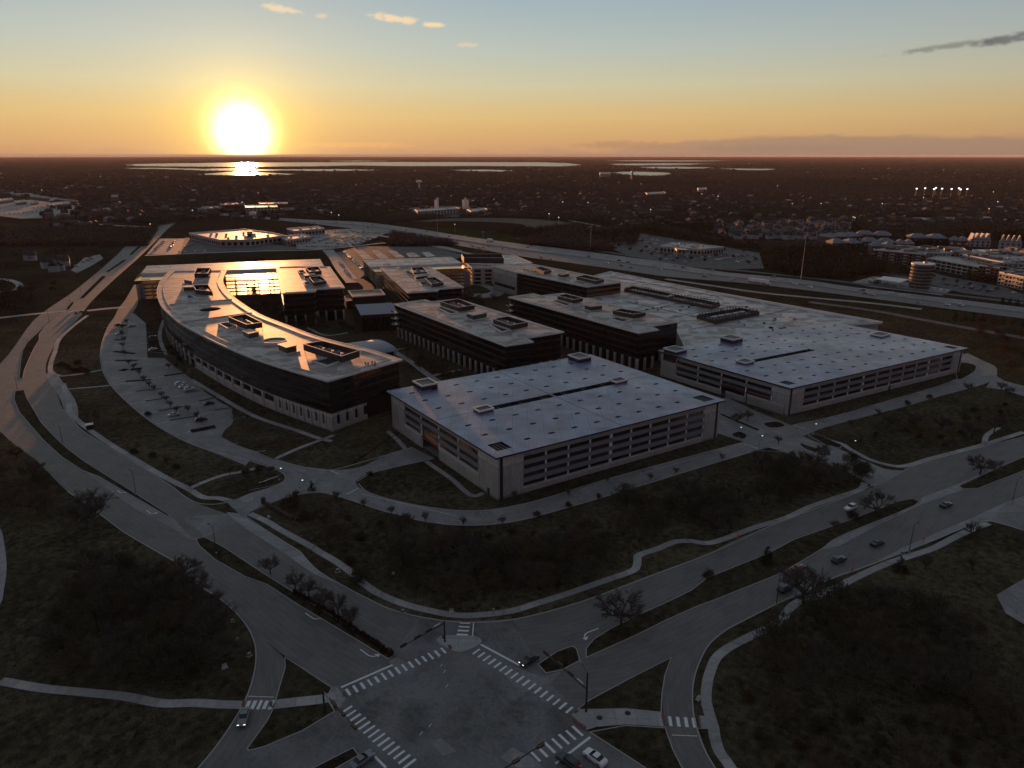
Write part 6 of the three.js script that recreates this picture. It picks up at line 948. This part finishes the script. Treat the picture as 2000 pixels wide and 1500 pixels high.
M.brickPale = mat(0.2, 0.16, 0.12, { roughness: 0.8 });
// round tower, petrol canopy, apartments
{ const [x, z] = G(1795, 561), o = thing('round_tower', 'round glazed tower beside the petrol canopy', 'tower', x, 0, z); mesh(cyl(8.6, 8.6, 22, 0, 0, 0, 28), M.clad, 'core', o); for (let k = 0; k < 7; k++) { mesh(cyl(9.6, 9.6, 1.1, 0, k * 3.1 + 1.8, 0, 32), M.brickPale, 'floor_band', o); for (let i = 0; i < 16; i++) { const a = i / 16 * 6.283, w = mesh(box(3.2, 1.7, 0.2), M.greenGlass, 'window', o); w.position.set(9.1 * Math.cos(a), k * 3.1 + 0.9, 9.1 * Math.sin(a)); w.rotation.y = -a + Math.PI / 2; } } mesh(cyl(10, 10, 0.8, 0, 22, 0, 32), M.white, 'roof', o); mesh(box(3, 1.6, 2, 2, 23.4, 0), M.galv, 'roof_unit', o); }
{ const r = P('1726,539.5 1776,546 1759,551.5 1713,545', 5.6), o = thing('petrol_canopy', 'flat white petrol station canopy on slim posts', 'canopy'); mesh(prism(r, 5, 5.8), M.white, 'canopy_roof', o); for (const q of inset(r, 2.5)) mesh(cyl(0.25, 0.25, 5, q[0], 0, q[1], 8), M.white, 'post', o); const c = inset(r, 6); c.forEach((q, i) => slabPart(o, 'pump', M.galv, q[0], 0.9, q[1], 0.7, 1.8, 0.5, 0.4)); bigBox({ name: 'kiosk_shop', label: 'small shop behind the petrol canopy', s: '1697,544 1714,541 1722,544 1706,547', h: 4.5, win: 4, units: 1 }); }
function apartments(label, s, h, st, wallM, gab = 0) { const o = bigBox({ name: 'apartment_building', label, cat: 'apartment building', s, h, storeys: st, win: 4.2, units: 7, wallM, roofM: M.roofPale }); const r = P(s, h), xs = r.map((q) => q[0]), zs = r.map((q) => q[1]), tn = faces(r)[0].turn; for (let i = 0, k = 0; i < 200 && k < 16; i++) { const x = rr(Math.min(...xs), Math.max(...xs)), z = rr(Math.min(...zs), Math.max(...zs)); if (!inPoly(x, z, inset(r, 2))) continue; k++; const hh = rr(0.6, 3.2); slabPart(o, 'roof_block', rnd() < .6 ? M.roofPale : rnd() < .5 ? wallM : M.roofDark, x, h + hh / 2 - .3, z, rr(5, 15), hh, rr(4, 10), tn + (rnd() < .5 ? 1.57 : 0)); } faces(r).forEach((f) => { const n = Math.floor(f.l / 13); for (let i = 0; i < n; i++) for (let j = 0; j < st; j++) onFace(o, 'balcony', M.cream, f, (i + .5) * f.l / n, (h - 1) / st * (j + .15) + .5, 4.6, 1, 1.3, .5); }); return o; }
M.roofPale = mat(0.5, 0.52, 0.56, { map: tRoof, roughness: 0.6 }); M.brickDark = mat(0.12, 0.075, 0.055, { roughness: 0.9 }); M.cream = mat(0.36, 0.33, 0.29, { roughness: 0.8 });
apartments('brown brick apartment building with white balconies at the wood edge', '1709,487.5 1740,483 1822,481 1808,496.5', 14, 4, M.brickDark); apartments('apartment building with jumbled pale roofs behind the brick one', '1822,482 1880,484 1900,495 1808,492', 14, 4, M.cream); apartments('brick apartment block at the end of the open parking deck', '1913,517 1940,512 1956,518 1952,523', 14, 4, M.brickDark); apartments('cream apartment building at the right edge behind the evergreens', '1952,531 2010,523 2060,535 2000,541', 12, 3, M.cream); apartments('wide apartment building with pale roofs behind the parking deck', '1880,497 1960,492 2040,500 2040,516 1960,512', 15, 4, M.cream); apartments('low white roofed block before the gabled row', '1900,488 2000,486 2040,492 1990,497 1905,494', 13, 4, M.white);
{ const o = thing('parking_deck', 'open apartment parking deck with rows of dark bays', 'parking garage'), r = P('1811,504 1913,522 1940,515 1838,497', 11), f = faces(r)[0]; for (let k = 0; k < 4; k++) mesh(prism(r, k * 3.4, k * 3.4 + 0.4), M.slab, 'deck', o); faces(r).forEach((q) => { const n = Math.max(2, Math.round(q.l / 7)); for (let i = 0; i <= n; i++) onFace(o, 'column', M.cream, q, i * q.l / n, 5.6, 0.9, 11.2, 0.6, 0); for (let k = 1; k < 4; k++) onFace(o, 'rail', M.cream, q, q.l / 2, k * 3.4 + 0.5, q.l, 1, 0.3, -0.1); }); }
function gabled(o, w, d, h, rh, wm, rm, x = 0, z = 0, name = 'roof') { mesh(box(w, h, d, x, h / 2, z), wm, 'wall', o); const s = new THREE.Shape([[-d / 2 - .4, 0], [d / 2 + .4, 0], [0, rh]].map((q) => new THREE.Vector2(...q))), g = new THREE.ExtrudeGeometry(s, { depth: w + .6, bevelEnabled: false }); g.translate(0, h, -(w + .6) / 2); g.rotateY(Math.PI / 2); g.translate(x, 0, z); mesh(g, rm, name, o); }
for (const [a, b, n, l] of [[[1890, 481], [1930, 482], 4, 'first'], [[1950, 485], [1992, 487], 4, 'second']]) { const A = G(...a), B = G(...b), o = thing('row_house', `${l} white row of steep gabled houses above the apartments`, 'row of houses', (A[0] + B[0]) / 2, 0, (A[1] + B[1]) / 2, Math.atan2(-(B[1] - A[1]), B[0] - A[0])), L = Math.hypot(B[0] - A[0], B[1] - A[1]); mesh(box(L, 10, 12, 0, 5, 0), M.white2, 'wall', o); for (let i = 0; i < n; i++) { const x = (i + .5) * L / n - L / 2, g = new THREE.ExtrudeGeometry(new THREE.Shape([[-L / n / 2 + 1, 0], [L / n / 2 - 1, 0], [0, 8]].map((q) => new THREE.Vector2(...q))), { depth: 13, bevelEnabled: false }); g.translate(x, 10, -6.5); mesh(g, M.white2, 'gable', o); for (let j = 0; j < 3; j++) mesh(box(2.2, 2.4, .2, x, 2.2 + j * 4.3, 6.2), M.glass, 'window', o); } mesh(box(L + 1, .4, 13, 0, 10.1, 0), M.roofDark, 'roof', o); }
M.hipPale = mat(0.16, 0.17, 0.195, { roughness: 0.8 }); M.hip = mat(0.075, 0.08, 0.09, { map: tRoof, roughness: 0.8 });
[['1610,462 1672,459', 26], ['1620,473 1674,473', 22], ['1672,456 1740,459', 24], ['1682,470 1744,473', 22], ['1750,474 1782,475', 20], ['1774,462 1845,464', 26], ['1856,468 1887,469', 18], ['1700,479 1745,480', 18]].forEach(([s, d], i) => {
  const [A, B] = P(s, 9), L = Math.hypot(B[0] - A[0], B[1] - A[1]), o = thing('hipped_apartment_house', `${['first long', 'first lower', 'second long', 'second lower', 'small middle', 'third long', 'last small', 'lowest'][i]} grey hipped roof apartment house above the brick apartments`, 'apartment building', (A[0] + B[0]) / 2, 0, (A[1] + B[1]) / 2, Math.atan2(-(B[1] - A[1]), B[0] - A[0]));
  mesh(box(L, 9, d, 0, 4.5, 0), M.brickDark, 'wall', o); const n = Math.max(2, Math.round(L / 22));
  for (let k = 0; k < n; k++) { const w = L / n / 2 + .8, e = d / 2 + 1 + (k % 2) * 2, r = Math.max(1, w - e * .55), g = geoOf([-w, 0, e, w, 0, e, r, 5, 0, -w, 0, e, r, 5, 0, -r, 5, 0, w, 0, -e, -w, 0, -e, -r, 5, 0, w, 0, -e, -r, 5, 0, r, 5, 0, w, 0, e, w, 0, -e, r, 5, 0, -w, 0, -e, -w, 0, e, -r, 5, 0]); mesh(g, M.hipPale, 'roof', o).position.set((k + .5) * L / n - L / 2, 9 + (k % 2) * .6, (k % 2 ? 2 : -1)); const q = geoOf([-4, 0, e + 1.5, 4, 0, e + 1.5, 0, 3.4, e - 2, 4, 0, e + 1.5, 4, 0, e - 6, 0, 3.4, e - 6, 4, 0, e + 1.5, 0, 3.4, e - 6, 0, 3.4, e - 2, -4, 0, e - 6, -4, 0, e + 1.5, 0, 3.4, e - 2, -4, 0, e - 6, 0, 3.4, e - 2, 0, 3.4, e - 6]); mesh(q, M.hipPale, 'cross_roof', o).position.set((k + .5) * L / n - L / 2 + (k % 2 ? -3 : 3), 9, (k % 2 ? 2 : -1)); for (let j = 0; j < 2; j++) mesh(box(2.4, 2, .3, (k + .5) * L / n - L / 2 + (j ? 4 : -4), 5, d / 2 + .1), M.white, 'balcony', o); }
});
// the gabled subdivision and scattered far houses
{
  const proto = new THREE.Group(); proto.userData = { base: 'house', category: 'house' }; const sc = scene; gabled(proto, 11, 9, 6, 4.6, M.white2, M.hip, 0, 0); gabled(proto, 6, 8, 5.4, 4, M.white2, M.hip, 3.4, 3.5); { const s = new THREE.Shape([[-4, 0], [4, 0], [0, 4.1]].map((q) => new THREE.Vector2(...q))), g = new THREE.ExtrudeGeometry(s, { depth: .15, bevelEnabled: false }); g.rotateY(Math.PI / 2); g.translate(5.9, 6, 0); mesh(g, M.white2, 'gable', proto); } mesh(box(0.2, 1.8, 1.5, 5.55, 3.5, 1), M.glass, 'window', proto); mesh(box(1, 3, 1, -3, 9.5, 1.2), M.brickDark, 'chimney', proto);
  const got = []; for (let i = 0; i < 900 && got.length < 84; i++) { const px = rr(1395, 1655), py = rr(433, 478), [x, z] = G(px, py); if (py > 466 + (px - 1395) * 0.02 || py < 440 - (px - 1395) * 0.03 || got.some((q) => Math.hypot(q[0] - x, q[1] - z) < 17)) continue; got.push([x, z]); copy(proto, 'pale gabled house of the dense subdivision beyond the store', x, 0, z, -1.2 + (rnd() < .3 ? 1.57 : 0) + rr(-.15, .15), rr(.9, 1.1), 'houses of the gabled subdivision'); }
  [[95, 523], [124, 519], [60, 508], [108, 530]].forEach(([px, py], i) => { const [x, z] = G(px, py); copy(proto, ['house with pale roof by the far bend across the boulevard', 'house beside the little car lot across the boulevard', 'house deepest in the wood across the boulevard', 'house just below the house with pale roof'][i], x, 0, z, rr(0, 3), 1.1); });
  const g = merge([box(12, 4.5, 9, 0, 2.25, 0), (() => { const s = new THREE.Shape([[-5.2, 0], [5.2, 0], [0, 3.6]].map((q) => new THREE.Vector2(...q))), e = new THREE.ExtrudeGeometry(s, { depth: 13, bevelEnabled: false }); e.translate(0, 4.5, -6.5); e.rotateY(Math.PI / 2); return e; })()].map((q) => { q.deleteAttribute('uv'); return q; })), list = [];
  const keep = ['1140,460 1260,450 1490,488 1510,530 1230,505', '1395,428 1660,428 1660,480 1395,480', '730,425 1190,425 1200,480 800,480', '270,430 760,430 760,500 270,500'].map((s) => P(s));
  for (let i = 0; i < 2600; i++) { const py = 312 + 135 * rnd() ** 1.3, px = rr(-120, 2120), [x, z] = G(px, py); if (fbm(x / 700, z / 900, 2) < 0.45 || lakes.some((p) => inPoly(x, z, p)) || keep.some((p) => inPoly(x, z, p)) || z > -1150 || Math.hypot(x, z) > 7500) continue; const d = Math.hypot(x, z); list.push([x, z, 1 + d / 12000 + (rnd() < .05 ? .9 : 0), 1 + d / 16000]); }
  scatter('distant_houses', list, g, M.massHouse, () => { const t = rnd(), k = rr(.6, 1.2); return t < .04 ? [.34 * k, .33 * k, .32 * k] : t < .16 ? [.13 * k, .12 * k, .115 * k] : [.08 * k, .07 * k, .063 * k]; });
}
// floodlights of a sports field and lamps lit far off
[[1787.6, 386], [1804, 385], [1821.5, 387], [1825, 384], [1837, 386], [1855.5, 387], [1870, 385], [1873, 388], [1886, 387]].forEach(([px, py], i) => { const [x, z] = G(px, py), o = thing('floodlight_mast', 'lit floodlight mast of the far sports field', 'floodlight', x, 0, z, 0, 'floodlights of the far sports field'); mesh(cyl(.5, .3, 25), M.galv, 'pole', o); mesh(box(4.4, 3, 1.2, 0, 25.5, 0), M.flood, 'lamp_bank', o); });
for (let i = 0; i < 34; i++) { const py = 325 + 130 * rnd() ** 1.2, px = i < 24 ? rr(1000, 2000) : rr(20, 900), [x, z] = G(px, py), d = Math.hypot(x, z), o = thing('lit_lamp', 'tiny lit lamp shining among the far houses', 'street lamp', x, 0, z, 0, 'lamps lit among the far houses'), h = 9 + d * .003; mesh(cyl(.2, .15, h), M.galv, 'pole', o); mesh(new THREE.SphereGeometry(.5 + d * .00022, 8, 6).translate(0, h, 0), i % 3 ? M.lampFar : M.lampWarm, 'lamp_globe', o); }

// small dark trees standing in the store lot and along the highway frontage
[[1215, 472], [1238, 466], [1255, 474], [1262, 486], [1281, 491], [1300, 503], [1322, 509], [1350, 508], [1376, 512], [1398, 502], [1415, 491], [1432, 505], [1452, 493], [1462, 517], [1475, 510], [1208, 482], [1230, 490], [1252, 495], [1272, 500], [1290, 510]].forEach(([x, y]) => plant('oak', 'small dark tree on an island of the store lot', x, y, .62, 'trees of the store lot'));
[[1735, 523], [1752, 530], [1771, 538], [1822, 545], [1842, 552], [1868, 556], [1893, 561], [1920, 566], [1718, 517], [1946, 571]].forEach(([x, y]) => plant('rust', 'brown tree on the apartment forecourt beside the parking deck', x, y, .7, 'trees of the apartment forecourt'));

scene.traverse((o) => { if (o.isMesh) { o.castShadow = true; o.receiveShadow = true; } });
renderer.render(scene, camera);
